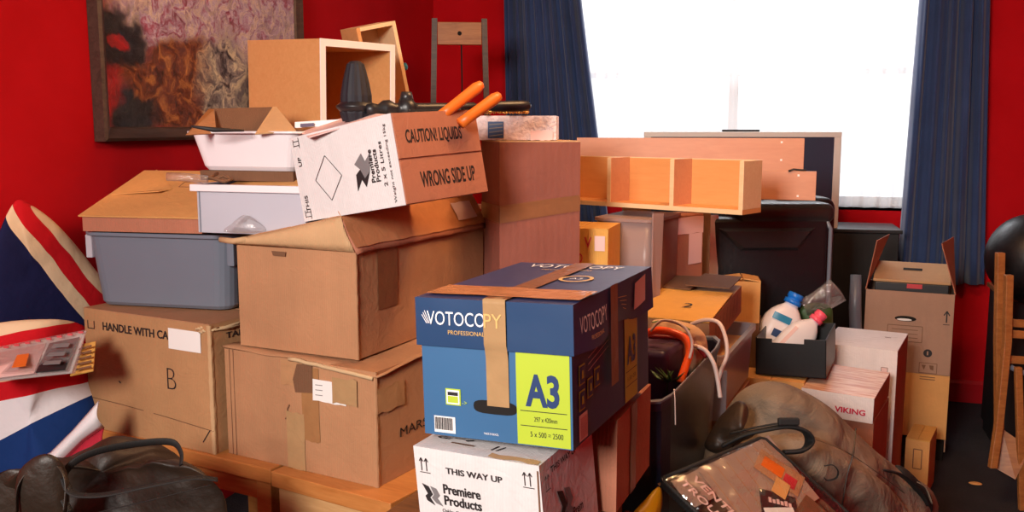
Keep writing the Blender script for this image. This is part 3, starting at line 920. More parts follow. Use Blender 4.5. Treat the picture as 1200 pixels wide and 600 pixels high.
mb.build('front_edging', r)
std_carton('plain_carton', 'orange-brown carton supporting the open cube shelf unit', 'box', (-1.70, 2.76, 1.345), (.36, .30, .225), 0, m='kraft_orange', tape=False)

# slanting wooden box
q = at(492, 128, 3.58)
r = root('drawer_box', 'narrow pale wooden drawer box leaning on end behind the cube shelf', 'drawer', pose((q.x, q.y, q.z - .14), 48, 3, -13))
mb = MB(); w_, d_, h_ = .155, .16, .47
mb.box(-w_, -w_ + .014, 0, d_, 0, h_, 'birch_side'); mb.box(-.014, 0, 0, d_, 0, h_, 'beech_pale')
mb.box(-w_ + .014, -.014, 0, d_, h_ - .014, h_, 'beech_pale'); mb.box(-w_ + .014, -.014, 0, d_, 0, .014, 'beech')
mb.build('drawer_sides', r, bevel=.001)
MB().box(-w_ + .014, -.014, d_ - .008, d_, .014, h_ - .014, 'beech_pale').build('drawer_base', r)
mb = MB(); mb.loft([[(x_, .002 * 0 + r_ * math.cos(a), .30 + r_ * math.sin(a)) for a in [2 * PI * k / 12 for k in range(12)]] for x_, r_ in ((0, .006), (.008, .006), (.012, .014), (.02, .014), (.024, .008))], 'teal')
o = mb.build('drawer_knob', r); o.location = (0, .03, 0)
std_carton('plain_carton', 'brown carton hidden behind the cube shelf, under the leaning drawer', 'box', (q.x - .25, q.y - .06, 0), (.42, .36, q.z - .18), 17, m='kraft_a', tape=False)

# tall box
tsz = (.285, .30, 1.02)
r, C = None, None
zt = 1.605
sup = std_carton('support_carton', 'brown carton standing on the floor beneath the tall brown box', 'box', (-.884, 2.76, 0), (.25, .30, .784), 29, m='kraft_dark', tape=False)
sz = (.258, .31, zt - .79)
r = root('tall_carton', 'tall reddish-brown carton banded with brown tape, right of the CAUTION box', 'box', base_of((-.884, 2.76, .79), sz, 29))
C = Carton(sz, .008, 9); mb = MB(); C.body(mb, 'kraft_red', n=16)
mb.build('carton_body', r)
mb = MB()
def tb(face, u0, u1, va0, va1, b0, b1):
    U, W = C.fr(face)[4:]
    mb.grid(lambda u, v: C.P(face, u0 + (u1 - u0) * u, (va0 + (va1 - va0) * u) * (1 - v) + (b0 + (b1 - b0) * u) * v, .002), 10, 3, 'tape_dark')
tb('F', 0, sz[0], .565, .60, .62, .65); tb('L', .0, sz[1], .56, .565, .61, .62)
mb.build('tape_band', r, fix=False)
lid_flaps(C, r, 'kraft_pale', along='x')

# embossed wrapped box on top
sz = (.40, .22, .076); bp = (-1.128, 2.80, 1.6105)
r = root('wrapped_box', 'white embossed wrapped box on top of the tall brown carton', 'box', base_of(bp, sz, 12))
C = Carton(sz, .003, 3); mb = MB(); C.body(mb, 'bumpy'); mb.build('box_body', r)
mb = MB(); C.rect(mb, 'F', .185, .006, .235, .058, 'ink_blue', off=.004)
for i in range(4): C.line(mb, 'F', [(.19, .012 + i * .012), (.232, .018 + i * .011)], .003, 'ink_grey', off=.006)
mb.build('blue_label', r)
mb = MB(); C.rect(mb, 'F', .32, .0, .39, .03, 'pink_paper', off=.005, jag=.006); mb.build('pink_label', r)
# gold glitter decoration
r = root('glitter_decoration', 'sparkling gold bead decoration lying on the white embossed box', 'decoration', pose(at(590, 134, 2.96) + Vector((0, .02, .005)), 10))
mb = MB()
for i in range(70):
    x = random.uniform(-.07, .07); y = random.uniform(-.04, .04); z = random.uniform(0, .018) * (1 - abs(x) / .09)
    mb.loft([[(x + rr * math.cos(a), y + rr * math.sin(a), z + zz) for a in [k * PI / 3 for k in range(6)]] for rr, zz in ((.002, -.005), (.006, 0), (.002, .005))], 'gold')
o = mb.build('beads', r); o['kind'] = 'stuff'
mb = MB(); mb.tube([(-.01, 0, .012), (.02, .01, .024), (.06, 0, .012)], .008, 'red_plastic', flat=.5); mb.build('red_ribbon', r)

# black long tool
a = at(437, 128, 2.55); b = at(622, 124, 2.78)
r = root('long_tool', 'long black tool with a ringed shaft lying across the CAUTION box', 'tool', Matrix.Translation(a))
ab = b - a
def al(t_, off=(0, 0, 0)): return ab * t_ + Vector(off)
mb = MB()
Ls = []
prof = [(-.04, .012), (0, .015), (.03, .012), (.06, .021), (.1, .022), (.13, .014), (.16, .014), (.17, .027), (.22, .027), (.24, .018), (.26, .013), (.45, .012), (.62, .012), (.63, .008), (.72, .008)]
mb.tube([al(t_) for t_, _ in prof], .01, 'black_plastic', n=12, rad=[q_ * 1.1 for _, q_ in prof]); mb.build('shaft', r)
mb = MB(); mb.tube([al(.70), al(.74), al(.8), al(.93), al(.98), al(1)], .01, 'black_plastic', n=10, rad=[.006, .014, .016, .017, .014, .004], flat=1)
mb.build('blade_guard', r)
mb = MB(); mb.tube([al(.2, (0, 0, .02)), al(.2, (0, 0, .045))], .012, 'leather_sheen', n=12, rad=[.02, .014]); mb.build('knob', r)
mb = MB()
for i in range(16): mb.box(-.002, .002, -.003, .003, -.006, .006, 'ink_grey', T=Matrix.Translation(al(.3 + i * .022, (0, -.0125, 0))))
mb.build('notched_scale', r)
# black cone
q = at(418, 138, 2.58)
r = root('ribbed_cone', 'black ribbed tapered cone standing upright in front of the cube shelf', 'cone', pose(q, 20))
mb = MB(); n_ = 28
def ringc(rr, z, rib=.06): return [(rr * (1 + rib * (k % 2)) * math.cos(2 * PI * k / n_), rr * (1 + rib * (k % 2)) * math.sin(2 * PI * k / n_), z) for k in range(n_)]
mb.loft([ringc(.036, -.01), ringc(.043, .012), ringc(.040, .035), ringc(.040, .06), ringc(.034, .095), ringc(.027, .125), ringc(.022, .143), ringc(.014, .150), ringc(.004, .152)], 'black_cloth', False)
mb.build('ribbed_body', r)
mb = MB(); mb.loft([ringc(.04, .012, 0), ringc(.055, .028, 0), ringc(.055, .032, 0), ringc(.03, .05, 0)], 'black_plastic'); mb.build('collar', r)
# garden shears
r = root('garden_shears', 'garden shears with two orange handles sticking up behind the CAUTION box', 'shears', Matrix.Translation(at(540, 150, 2.62)))
q0 = at(540, 150, 2.62)
for (x0, y0, x1, y1, d0) in ((528, 127, 564, 99, 2.56), (550, 137, 585, 112, 2.55)):
    A, B = at(x0, y0, d0) - q0, at(x1, y1, d0 + .05) - q0
    mb = MB(); dd = (B - A)
    mb.tube([A - dd * .3, A, A + dd * .3, A + dd * .85, A + dd * 1.0, A + dd * 1.05], .01, 'orange_rubber', n=14, rad=[.015, .015, .0155, .0165, .012, .003]); mb.build('handle', r)
mb = MB(); A = at(533, 132, 2.57) - q0; mb.tube([A, A + Vector((-.10, .02, -.02))], .006, 'silver', flat=.3)
A = at(548, 140, 2.57) - q0; mb.tube([A, A + Vector((-.10, .02, -.04))], .006, 'silver', flat=.3); mb.build('blades', r)

# crumpled clear film beside the tub
mb = MB()
inflate(mb, [at(262, 271, 2.63), at(272, 262, 2.63), at(285, 252, 2.63), at(297, 256, 2.63), at(312, 270, 2.63), at(285, 273, 2.63)], 'cello', .02, .02, 6, .012, 30)
tag(mb.build('plastic_film'), 'crumpled clear film between the grey tub and the taped carton', 'wrapping')

# ================================================================== CENTRE FRONT: A3 box, white box
vsz = (.304, .49, .258)
VM = base_of((-.671, 1.622, 1.066), vsz, -7, 0, -1.6)
r = root('paper_box', 'blue paper box with a lime green A3 panel and dark blue lid', 'box', VM)
C = Carton(vsz, .002, 11); mb = MB(); C.body(mb, 'blue_card', faces='F'); C.body(mb, 'side_card', faces='RBLT')
C.rect(mb, 'F', .196, .002, .300, .185, 'lime')
C.text(mb, 'F', 'A3', .214, .074, .066, .062, 'ink_blue', bold=.035)
C.line(mb, 'F', [(.203, .066), (.294, .066)], .0015, 'ink'); C.line(mb, 'F', [(.203, .038), (.294, .038)], .0015, 'ink')
C.text(mb, 'F', '297 x 420mm', .230, .047, .045, .009, 'ink'); C.text(mb, 'F', '5 x 500 = 2500', .222, .018, .064, .010, 'ink')
C.rect(mb, 'F', .022, .006, .067, .038, 'paper')
for i in range(13): C.line(mb, 'F', [(.025 + i * .003, .012), (.025 + i * .003, .036)], .001 + .001 * (i % 2), 'ink', off=.003)
C.rect(mb, 'F', .049, .062, .081, .094, 'lime', off=.002); C.rect(mb, 'F', .0515, .0645, .0785, .0915, 'ink_white', off=.0028)
C.rect(mb, 'F', .054, .067, .076, .080, 'lime', off=.0034); C.rect(mb, 'F', .054, .081, .076, .088, 'ink', off=.0034)
C.text(mb, 'F', '->', .084, .066, .010, .006, 'lime')
C.text(mb, 'F', 'MADE IN BRAZIL', .128, .012, .03, .004, 'ink_white')
# side printing
C.rect(mb, 'R', .31, .002, .40, .2, 'lime_dull'); C.rect(mb, 'R', .40, .002, .405, .2, 'blue_card')
C.text(mb, 'R', 'A3', .325, .08, .06, .06, 'side_card', bold=.035)
C.line(mb, 'R', [(.315, .066), (.395, .066)], .0015, 'ink'); C.line(mb, 'R', [(.315, .035), (.395, .035)], .0015, 'ink')
C.text(mb, 'R', '5 x 500 = 2500', .325, .045, .06, .009, 'ink')
for (u, v) in ((.03, .11), (.03, .062), (.075, .075), (.115, .085)):
    C.rect(mb, 'R', u, v, u + .032, v + .038, 'lime_dull', off=.0016); C.rect(mb, 'R', u + .003, v + .003, u + .029, v + .035, 'side_card', off=.0024)
    C.poly(mb, 'R', [(u + .01, v + .012), (u + .022, v + .012), (u + .02, v + .027), (u + .012, v + .027)], 'lime_dull', off=.0034)
C.rect(mb, 'R', .03, .005, .075, .055, 'pink_paper')
for i in range(11): C.line(mb, 'R', [(.035 + i * .0035, .01), (.035 + i * .0035, .05)], .0015, 'ink_red', off=.003)
for i in range(3): C.line(mb, 'R', [(.08, .128 + i * .012), (.2, .150 + i * .012)], .0012, 'pink_paper')
mb.build('box_body', r)
# hand hole
mb = MB(); n_ = 20
pts = [(.108 + .044 * (1 + (abs(math.cos(a)) ** .5) * (1 if math.cos(a) > 0 else -1)), .066 + .013 * (abs(math.sin(a)) ** .7) * (1 if math.sin(a) > 0 else -1)) for a in [2 * PI * k / n_ for k in range(n_)]]
C.poly(mb, 'F', pts, 'hole', off=.0026); mb.build('hand_hole', r)
# lid
LC = Carton((vsz[0] + .014, vsz[1] + .014, .092), .003, 12)
lid = MB()
zl = vsz[2] - .083
def sag(face, u, v):
    o_, a_, b_, n_, U, W = LC.fr(face); q = LC.P(face, u * U, v * W)
    if face in 'R': q.z -= .012 * (1 - v) * math.sin(u * PI) * math.sin(u * 9) ; q.x += .006 * (1 - v) * math.sin(u * 7)
    return q + Vector((0, 0, zl))
for f in 'FRBLT':
    lid.grid(lambda u, v, f=f: sag(f, u, v), 12, 8, {'F': 'navy_card', 'T': 'side_card'}.get(f, 'side_card'))
lo = lid.build('lid', r)
pr_ = MB()
def ltxt(face, s_, u, v, w, h, m, bold=0, skew=0):
    vs, fs = text_geo(s_, bold); U, W = LC.fr(face)[4:]
    n__ = LC.fr(face)[3]
    pr_.add([sag(face, (u + a * w) / U, (v + b * h + skew * a) / W) + n__ * .0025 for a, b in vs], fs, m)
def lline(face, pts, wd, m, o=.0025):
    U, W = LC.fr(face)[4:]; n__ = LC.fr(face)[3]
    for (a, b), (c, d) in zip(pts, pts[1:]):
        L = math.hypot(c - a, d - b); nx, ny = -(d - b) / L * wd / 2, (c - a) / L * wd / 2
        pr_.add([sag(face, x / U, y / W) + n__ * o for x, y in ((a + nx, b + ny), (a - nx, b - ny), (c - nx, d - ny), (c + nx, d + ny))], [(0, 1, 2, 3)], m)
ltxt('F', 'VOTOCOPY', .026, .042, .152, .026, 'ink_white', 0)
for i in range(3): lline('F', [(.021 - i * .003, .068 - i * .004), (.031 - i * .003, .044)], .0014, 'ink_white')
ltxt('F', 'PROFESSIONAL', .07, .025, .075, .008, 'ink_gold')
ltxt('R', 'VOTOCOPY', .025, .035, .15, .03, 'ink_white'); ltxt('R', 'PROFESSIONAL', .08, .018, .07, .008, 'ink_gold')
for i in range(4): lline('R', [(.25 + i * .012, .06 - i * .01), (.31, .055 - i * .01)], .0015, 'ink_gold')
ltxt('T', 'VOTOCOPY', .05, .42, .22, .045, 'ink_white'); ltxt('T', 'PROFESSIONAL', .1, .385, .12, .012, 'ink_gold')
ring = [(.225 + .032 * math.cos(2 * PI * k / 24), .27 + .038 * math.sin(2 * PI * k / 24)) for k in range(25)]
lline('T', ring, .008, 'ink_gold'); ltxt('T', 'A3', .212, .262, .026, .018, 'ink_white')
pr_.build('lid_lettering', lo)
# pink sticker on lid side
pr_ = MB()
U, W = LC.fr('R')[4:]
pr_.grid(lambda u, v: sag('R', (.37 + u * .075) / U, (.02 + v * .055 + u * .01) / W) + Vector((.003, 0, 0)), 4, 4, 'pink_paper'); pr_.build('sticker', lo)
# tape over front
tp_ = MB()
def tfront(u, v):
    x = -vsz[0] / 2 + .137 + .045 * u
    seq = v * (.09 + .09 + .072)
    if seq < .05: return (x, -vsz[1] / 2 - .008 + (.05 - seq), vsz[2] + .0125)
    s_ = seq - .05
    if s_ < .092: return (x, -vsz[1] / 2 - .0115, vsz[2] + .0125 - s_)
    return (x, -vsz[1] / 2 - .0045 - .004 * max(0, 1 - (s_ - .092) / .02), vsz[2] + .0125 - s_)
tp_.grid(tfront, 3, 30, 'tape_tan'); vs_, fs_ = text_geo('PY', 0); tp_.add([(-vsz[0] / 2 + .139 + a * .036, -vsz[1] / 2 - .013, vsz[2] - .0405 + b * .026) for a, b in vs_], fs_, 'ink_gold'); tp_.build('tape_strip', r, fix=False)
tp_ = MB(); tp_.grid(lambda u, v: (-vsz[0] / 2 + .135 + .048 * u, -vsz[1] / 2 + (vsz[1]) * v, vsz[2] + .0125 + .001 * noise.noise(Vector((u * 3, v * 20, 0)))), 4, 20, 'tape_dark')
tp_.grid(lambda u, v: (-vsz[0] / 2 + .0 + (vsz[0] + .01) * u, -vsz[1] / 2 + .02 + .10 * v + .01 * noise.noise(Vector((u * 9, v * 3, 0))), vsz[2] + .0135), 8, 4, 'tape_gloss')
tp_.grid(lambda u, v: (vsz[0] / 2 + .0115, -vsz[1] / 2 + .19 + .045 * u, vsz[2] + .0125 - .20 * v), 3, 10, 'tape_dark')
tp_.build('tape_strip', r, fix=False)

# white Premiere Products box
zt = 1.05
A = atz(484.2, 522.3, zt); B = atz(631.5, 546.3, zt)
wv_ = B - A; ww = wv_.length; yaw_ = math.degrees(math.atan2(wv_.y, wv_.x))
sz = (ww, .27, zt - .851)
r = root('white_carton', 'white carton printed THIS WAY UP, directly beneath the blue paper box', 'box', base_of((A.x, A.y, .851), sz, yaw_))
C = Carton(sz, .002, 13, shear=.10); mb = MB(); C.body(mb, 'white_card')
h_ = sz[2]
C.text(mb, 'F', 'THIS WAY UP', sz[0] * .26, h_ - .043, sz[0] * .45, .012, 'ink', bold=.02)
def arrows(face, u, v, w=.018):
    for du in (0, w * .6):
        C.line(mb, face, [(u + du, v), (u + du, v + .024)], .0016, 'ink'); C.line(mb, face, [(u + du - .004, v + .018), (u + du, v + .025), (u + du + .004, v + .018)], .0014, 'ink')
    C.line(mb, face, [(u - .004, v - .003), (u + w, v - .003)], .0016, 'ink')
arrows('F', .015, h_ - .045); arrows('F', sz[0] - .03, h_ - .04)
def zig(face, u, v, s_, m1, m2):
    C.poly(mb, face, [(u, v + s_ * .95), (u + s_ * .33, v + s_ * .85), (u + s_ * .52, v + s_ * .5), (u + s_ * .36, v + s_ * .34), (u + s_ * .6, v), (u + s_ * .2, v + s_ * .18), (u + s_ * .12, v + s_ * .38), (u + s_ * .26, v + s_ * .5)], m1)
    C.poly(mb, face, [(u + s_ * .42, v + s_ * .88), (u + s_ * .72, v + s_ * .8), (u + s_ * .88, v + s_ * .5), (u + s_ * .74, v + s_ * .36), (u + s_ * 1.0, v + s_ * .02), (u + s_ * .66, v + s_ * .12), (u + s_ * .44, v + s_ * .34), (u + s_ * .58, v + s_ * .5)], m2)
zig('F', .012, h_ - .110, .042, 'ink', 'ink_grey')
C.text(mb, 'F', 'Premiere', .058, h_ - .083, .078, .019, 'ink', bold=.025)
C.text(mb, 'F', 'Products', .058, h_ - .105, .078, .019, 'ink', bold=.025)
C.text(mb, 'F', 'Oakley Gardens,', .052, h_ - .122, .06, .009, 'ink'); C.text(mb, 'F', 'Bouncers Lane,', .055, h_ - .136, .057, .009, 'ink')
C.text(mb, 'F', 'Cheltenham', .055, h_ - .150, .05, .009, 'ink')
arrows('R', .02, h_ - .05); C.text(mb, 'R', 'THIS WAY UP', .045, h_ - .028, .13, .012, 'ink', bold=.02)
zig('R', .065, h_ - .15, .085, 'ink', 'ink_grey'); C.text(mb, 'R', 'Prem', .135, h_ - .145, .05, .018, 'ink', bold=.02)
C.text(mb, 'T', 'G:', .02, .055, .03, .012, 'ink', bold=.03); C.line(mb, 'T', [(.055, .066), (.075, .066)], .004, 'ink_grey'); C.line(mb, 'T', [(.082, .060), (.096, .066)], .006, 'ink'); C.line(mb, 'T', [(.06, .042), (.11, .040)], .006, 'kraft_dark')
C.line(mb, 'T', [(.148, .034), (.153, .058)], .003, 'ink'); C.line(mb, 'T', [(.158, .034), (.167, .058)], .003, 'ink'); C.rect(mb, 'T', .155, .003, sz[0] - .004, .022, 'kraft_pale', jag=.01)
C.line(mb, 'F', [(sz[0] - .004, .0), (sz[0] - .007, .08), (sz[0] - .003, .19)], .003, 'kraft_dark')
mb.build('carton_body', r)

# brown carton under the rear of the blue box
C_ = std_carton('brown_carton', 'reddish-brown carton under the rear half of the blue paper box', 'box', (-.640, 1.985 - .11, .8515), (.302, .30, .2), -4.5, 0, 0, m='kraft_c', tape=False, flaps=False)
mb = MB(); C_[1].rect(mb, 'R', .11, .0, .16, .2, 'tape_dark', off=.002); mb.build('tape_strip', C_[0])
# low table they stand on
r = root('side_table', 'low dark side table under the white carton and blue paper box', 'table', pose((-.47, 1.95, 0), -8))
MB().box(-.30, .085, -.30, .16, .815, .85, 'dark_wood').build('table_top', r, bevel=.004)
for x in (-.28, .045):
    for y in (-.28, .12): MB().box(x, x + .035, y, y + .035, 0, .8145, 'dark_wood').build('leg', r)
# yellow and red bags by the side
mb = MB(); inflate(mb, [at(738, 612, 2.1), at(754, 590, 2.15), at(772, 570, 2.2), at(774, 590, 2.2), at(766, 625, 2.15), at(744, 640, 2.1)], 'yellow', .02, .02, 6, .01, 12)
tag(mb.build('plastic_bag'), 'yellow plastic bag between the brown carton and the clear zip bag', 'bag')
mb = MB(); inflate(mb, [at(728, 606, 2.24), at(750, 576, 2.29), at(772, 550, 2.36), at(788, 540, 2.4), at(796, 552, 2.4), at(776, 578, 2.3), at(748, 615, 2.24)], 'red_plastic', .02, .03, 6, .012, 12, seed=2)
tag(mb.build('plastic_bag'), 'dark red plastic bag behind the yellow bag beside the brown carton', 'bag')

# ================================================================== UNION JACK
def flag_mat(name, d, stops, lo, hi, extra=None):
    t = NT(name); v = t.dot(d)
    n = t.noise(3, 3)
    mr = t.n.new('ShaderNodeMapRange'); t.link(t.math('ADD', v, t.math('MULTIPLY', n, .03)), mr.inputs[0]); mr.inputs[1].default_value = lo; mr.inputs[2].default_value = hi
    c = t.ramp(mr.outputs[0], stops, 'CONSTANT')
    if extra: c = extra(t, c)
    t.base(c); t.set(Roughness=.85); t.bump(t.noise(9, 4), .5, .02); t.b.inputs['Specular IOR Level'].default_value = .2
    return t.m


CRM, RED, NVY, WHT = rgb(226, 196, 160), rgb(196, 18, 30), rgb(24, 26, 66), rgb(226, 222, 226)
# coordinate frame: origin c, e1 = camera right, e2 = camera up
def camframe(c):
    return Matrix((tuple(AX) + (0,), tuple(AF) + (0,), tuple(AU) + (0,), (0, 0, 0, 1))).transposed().normalized() if False else Matrix.Translation(c) @ Matrix((AX, AF, AU)).transposed().to_4x4()


def soft(name, label, cat, px, d, m, front, back, wr=.0, wf=6, seed=0, power=.5, group=None, nper=4, nr=16, dd=None):
    """soft body given by its outline as seen from the camera side, built round its own centre"""
    cx = sum(p[0] for p in px) / len(px); cy = sum(p[1] for p in px) / len(px)
    c = at(cx, cy, d); Mx = camframe(c); inv = Mx.inverted()
    out = [inv @ at(p[0], p[1], d + (p[2] if len(p) > 2 else 0)) for p in px]
    mb = MB(); inflate(mb, out, m, front, back, nr, wr, wf, seed, power, normal=Vector((0, -1, 0)), nper=nper)
    o = mb.build(name, None, Mx)
    if label: tag(o, label, cat, group)
    return o, c, inv


# px->local units: 1px at d = d/1100
def flag_stops(c_px, d, n, items, lo, hi):
    u = d / 1100
    f = lambda p: (((p[0] - c_px[0]) * n[0] - (p[1] - c_px[1]) * n[1]) * u + .015 - lo) / (hi - lo)
    return [(0 if p is None else f(p), c) for p, c in items]
def mean2(P): return (sum(p[0] for p in P) / len(P), sum(p[1] for p in P) / len(P))
pc = [(-4, 300, -.02), (3, 268, 0), (12, 246, 0.02), (22, 234, .04), (34, 239, .06), (58, 256, .12), (80, 278, .18), (104, 308, .24), (124, 340, .28), (120, 392, .26), (60, 398, .12), (0, 396, 0), (-8, 350, -.02)]
fc = mean2(pc); finv = camframe(at(fc[0], fc[1], 2.86)).inverted()
def fl(px, py): return finv @ at(px, py, 2.80 + .25 * max(0, px) / 104)
pa, pb = fl(8, 277), fl(90, 370); dv = Vector((pb.x - pa.x, pb.z - pa.z)).normalized(); n1 = (-dv.y, dv.x)
def fs(px, py): q = fl(px, py); return q.x * n1[0] + q.z * n1[1] + .015 + .5
M['flag1'] = flag_mat('union_jack_cushion_cloth', (n1[0], 0, n1[1]), [(0, NVY), (fs(8, 277), CRM), (fs(10, 254), RED), (fs(38, 258), CRM), (fs(72, 274), NVY)], -.5, .5)
o, cc, inv = soft('flag_cushion', 'Union Jack cushion standing on its corner against the red wall', 'cushion', pc, 2.86, 'flag1', .06, .05, .012, 5, 1, .4)
pxb = [(-35, 392), (0, 378), (60, 374, .06), (92, 379, .16), (104, 392, .2), (109, 440, .2), (112, 490, .14), (88, 530, .06), (60, 580, -.02), (30, 680), (-20, 680), (-45, 520)]
n2_ = (-.2, .98)
def navy2(t, c):
    n3 = (-.485, .875); v = t.dot((n3[0], 0, n3[1])); u = 2.66 / 1100; cb = mean2(pxb)
    k = ((0 - cb[0]) * n3[0] - (517 - cb[1]) * n3[1]) * u
    return t.mix(t.math('GREATER_THAN', v, k), rgb(20, 52, 110), c)
M['flag2'] = flag_mat('union_jack_beanbag_cloth', (n2_[0], 0, n2_[1]), flag_stops(mean2(pxb), 2.66, n2_, [(None, WHT), ((0, 470), RED), ((0, 447), CRM), ((0, 441), RED), ((0, 388), CRM)], -.7, .5), -.7, .5, navy2)
o, cc, inv = soft('flag_beanbag', 'large Union Jack beanbag against the left wall holding papers', 'beanbag', pxb, 2.74, 'flag2', .07, .05, .015, 4, 3, .45)
bb = o
# hem band at the lower right
cb_, inv = cc, camframe(cc).inverted()
mb = MB()
def strip(mb, pts0, pts1, d0, m, n=16, bul=.03):
    P0_ = [inv @ at(x, y, d0) for x, y in pts0]; P1_ = [inv @ at(x, y, d0) for x, y in pts1]
    def cr(P, t):
        k = min(int(t * (len(P) - 1)), len(P) - 2); f = t * (len(P) - 1) - k; return P[k].lerp(P[k + 1], f)
    mb.grid(lambda u, v: cr(P0_, u).lerp(cr(P1_, u), v) + Vector((0, -bul * math.sin(v * PI), 0)), n, 6, m)
t = NT('white_cotton'); t.base(WHT); t.set(Roughness=.85); M['cotton_w'] = t.m
t = NT('red_cotton'); t.base(rgb(170, 24, 48)); t.set(Roughness=.85); M['cotton_r'] = t.m
strip(mb, [(18, 572), (35, 545), (60, 530), (85, 505), (116, 470)], [(25, 590), (48, 552), (75, 540), (100, 515), (122, 500)], 2.62, 'cotton_w')
mb.build('white_trim', bb, fix=False, solid=.004)
mb = MB(); strip(mb, [(48, 552), (75, 540), (100, 515), (122, 500)], [(50, 572), (80, 560), (108, 545), (128, 530)], 2.63, 'cotton_r')
mb.build('red_trim', bb, fix=False, solid=.004)

# papers in folder on the beanbag
fo = at(50, 415, 2.610); FM = camframe(fo); inv = FM.inverted()
r = root('plastic_folder', 'clear punched plastic wallet with photo pages lying on the Union Jack beanbag', 'folder', FM)
def pslab(mb, pts, m, th=.002): 
    q = [inv @ at(*p) for p in pts]; slab(mb, *q, -th, m)
mb = MB(); pslab(mb, [(-20, 447, 2.550), (84, 436, 2.570), (101, 388, 2.700), (-20, 412, 2.700)], 'paper', .004); mb.build('page', r)
mb = MB(); pslab(mb, [(-20, 444, 2.540), (40, 437, 2.550), (54, 402, 2.670), (-20, 417, 2.680)], 'pink_paper', .003)
pslab(mb, [(14, 430, 2.535), (30, 428, 2.535), (34, 414, 2.610), (20, 416, 2.610)], 'orange_rubber', .003); mb.build('page', r)
mb = MB(); pslab(mb, [(42, 436, 2.545), (76, 433, 2.550), (93, 395, 2.670), (58, 402, 2.670)], 'leather_sheen', .003)
for i in range(3):
    y = 427 - i * 10; mb_x = 50 + i * 5
    pslab(mb, [(mb_x, y, 2.538 + i * .03), (mb_x + 20, y - 1, 2.540 + i * .03), (mb_x + 22, y - 5, 2.555 + i * .03), (mb_x + 3, y - 4, 2.555 + i * .03)], 'ink_grey', .002)
mb.build('photo_page', r)
mb = MB(); pslab(mb, [(-20, 449, 2.530), (88, 437, 2.540), (102, 386, 2.680), (-20, 410, 2.690)], 'cello', .001); mb.build('clear_cover', r)
mb = MB()
for i in range(8): 
    q = inv @ at(8 + i * 12.5, 406.5 - i * 2.450, 2.675 ); mb.box(q.x - .007, q.x + .007, q.y - .006, q.y - .002, q.z - .003, q.z + .003, 'ink_red')
mb.build('punched_holes', r)
mb = MB(); c0 = at(94, 422, 2.650); inv = camframe(c0).inverted()
pslab(mb, [(82, 440, 2.570), (109, 434, 2.580), (112, 400, 2.680), (97, 403, 2.680)], 'kraft_yellow', .004)
for i in range(5): pslab(mb, [(88 + i, 434 - i * 6, 2.562 + i * .018), (107, 430 - i * 6, 2.562 + i * .018), (107, 428 - i * 6, 2.568 + i * .018), (89 + i, 432 - i * 6, 2.568 + i * .018)], 'ink_faint', .002)
tag(mb.build('booklet', None, camframe(c0)), 'yellowish printed booklet beside the plastic wallet on the beanbag', 'booklet')

# black bag bottom left
t = NT('dark_brown_nylon'); n = t.noise(5, 5); t.base(t.ramp(n, [(.3, rgb(24, 18, 14)), (.7, rgb(56, 40, 28))])); t.set(Roughness=.5); t.bump(t.noise(40, 4), .5, .006); M['dark_bag'] = t.m
t = NT('black_webbing'); t.base(rgb(16, 14, 14)); t.set(Roughness=.7); t.bump(t.wave(120), .3, .002); M['webbing'] = t.m
dB = 2.0
px1 = [(-30, 580), (0, 575), (28, 562), (52, 550), (75, 548), (110, 534), (150, 528), (185, 528), (205, 536), (226, 552), (248, 566), (264, 585), (262, 620), (230, 670), (100, 690), (-30, 680)]
cB = at(sum(p[0] for p in px1) / 16, sum(p[1] for p in px1) / 16, dB)
bag = root('black_holdall', 'soft dark brown-black holdall with straps in the bottom left corner', 'bag', camframe(cB))
inv = camframe(cB).inverted()
mb = MB(); inflate(mb, [inv @ at(x, y, dB + (.25 if y < 560 else .05)) for x, y in px1], 'dark_bag', .10, .10, 18, .03, 7, 4, .45, normal=Vector((0, -.6, .8)).normalized(), nper=4)
mb.build('bag_body', bag)
def strap(parent, inv, pts, d, w, m, name='strap', off=0, th=.004):
    P = [inv @ at(p[0], p[1], d + (p[2] if len(p) > 2 else 0)) for p in pts]
    # smooth
    Q = []
    for i in range(len(P) - 1):
        a, b, c, e = P[max(i - 1, 0)], P[i], P[i + 1], P[min(i + 2, len(P) - 1)]
        for k in range(6):
            t_ = k / 6; Q.append(.5 * ((2 * b) + (c - a) * t_ + (2 * a - 5 * b + 4 * c - e) * t_ * t_ + (3 * b - a - 3 * c + e) * t_ ** 3))
    Q.append(P[-1]); mb = MB(); mb.tube(Q, w, m, n=8, flat=.28); return mb.build(name, parent)
strap(bag, inv, [(82, 600, -.02), (72, 575, 0), (80, 548, .02), (110, 530, .05), (160, 520, .10), (200, 518, .12), (212, 530, .1), (212, 545, .08)], 1.90, .009, 'webbing')
strap(bag, inv, [(75, 560, -.0), (85, 578, -.02), (120, 580, -.02), (170, 570, -.01), (225, 560, .02), (255, 562, .04)], 1.88, .009, 'webbing')
strap(bag, inv, [(20, 600, 0), (22, 570, 0), (40, 548, .02), (66, 545, .02), (78, 565, 0), (76, 600, -.02)], 1.87, .007, 'dark_bag', 'piping')
strap(bag, inv, [(100, 604, 0), (160, 590, 0), (220, 575, .02), (248, 568, .04)], 1.86, .004, 'webbing', 'zip')
mb = MB(); inflate(mb, [inv @ at(x, y, 1.90) for x, y in ((20, 600), (24, 560), (42, 541), (64, 538), (78, 552), (80, 590), (76, 620), (30, 625))], 'dark_bag', .06, .06, 10, .012, 9, 7, .5, normal=Vector((0, -.6, .8)).normalized())
mb.build('end_pocket', bag)
std_carton('support_carton', 'carton on the floor underneath the dark holdall', 'box', (cB.x - .25, cB.y - .18, 0), (.5, .38, .62), -5, m='kraft_dark', tape=False)

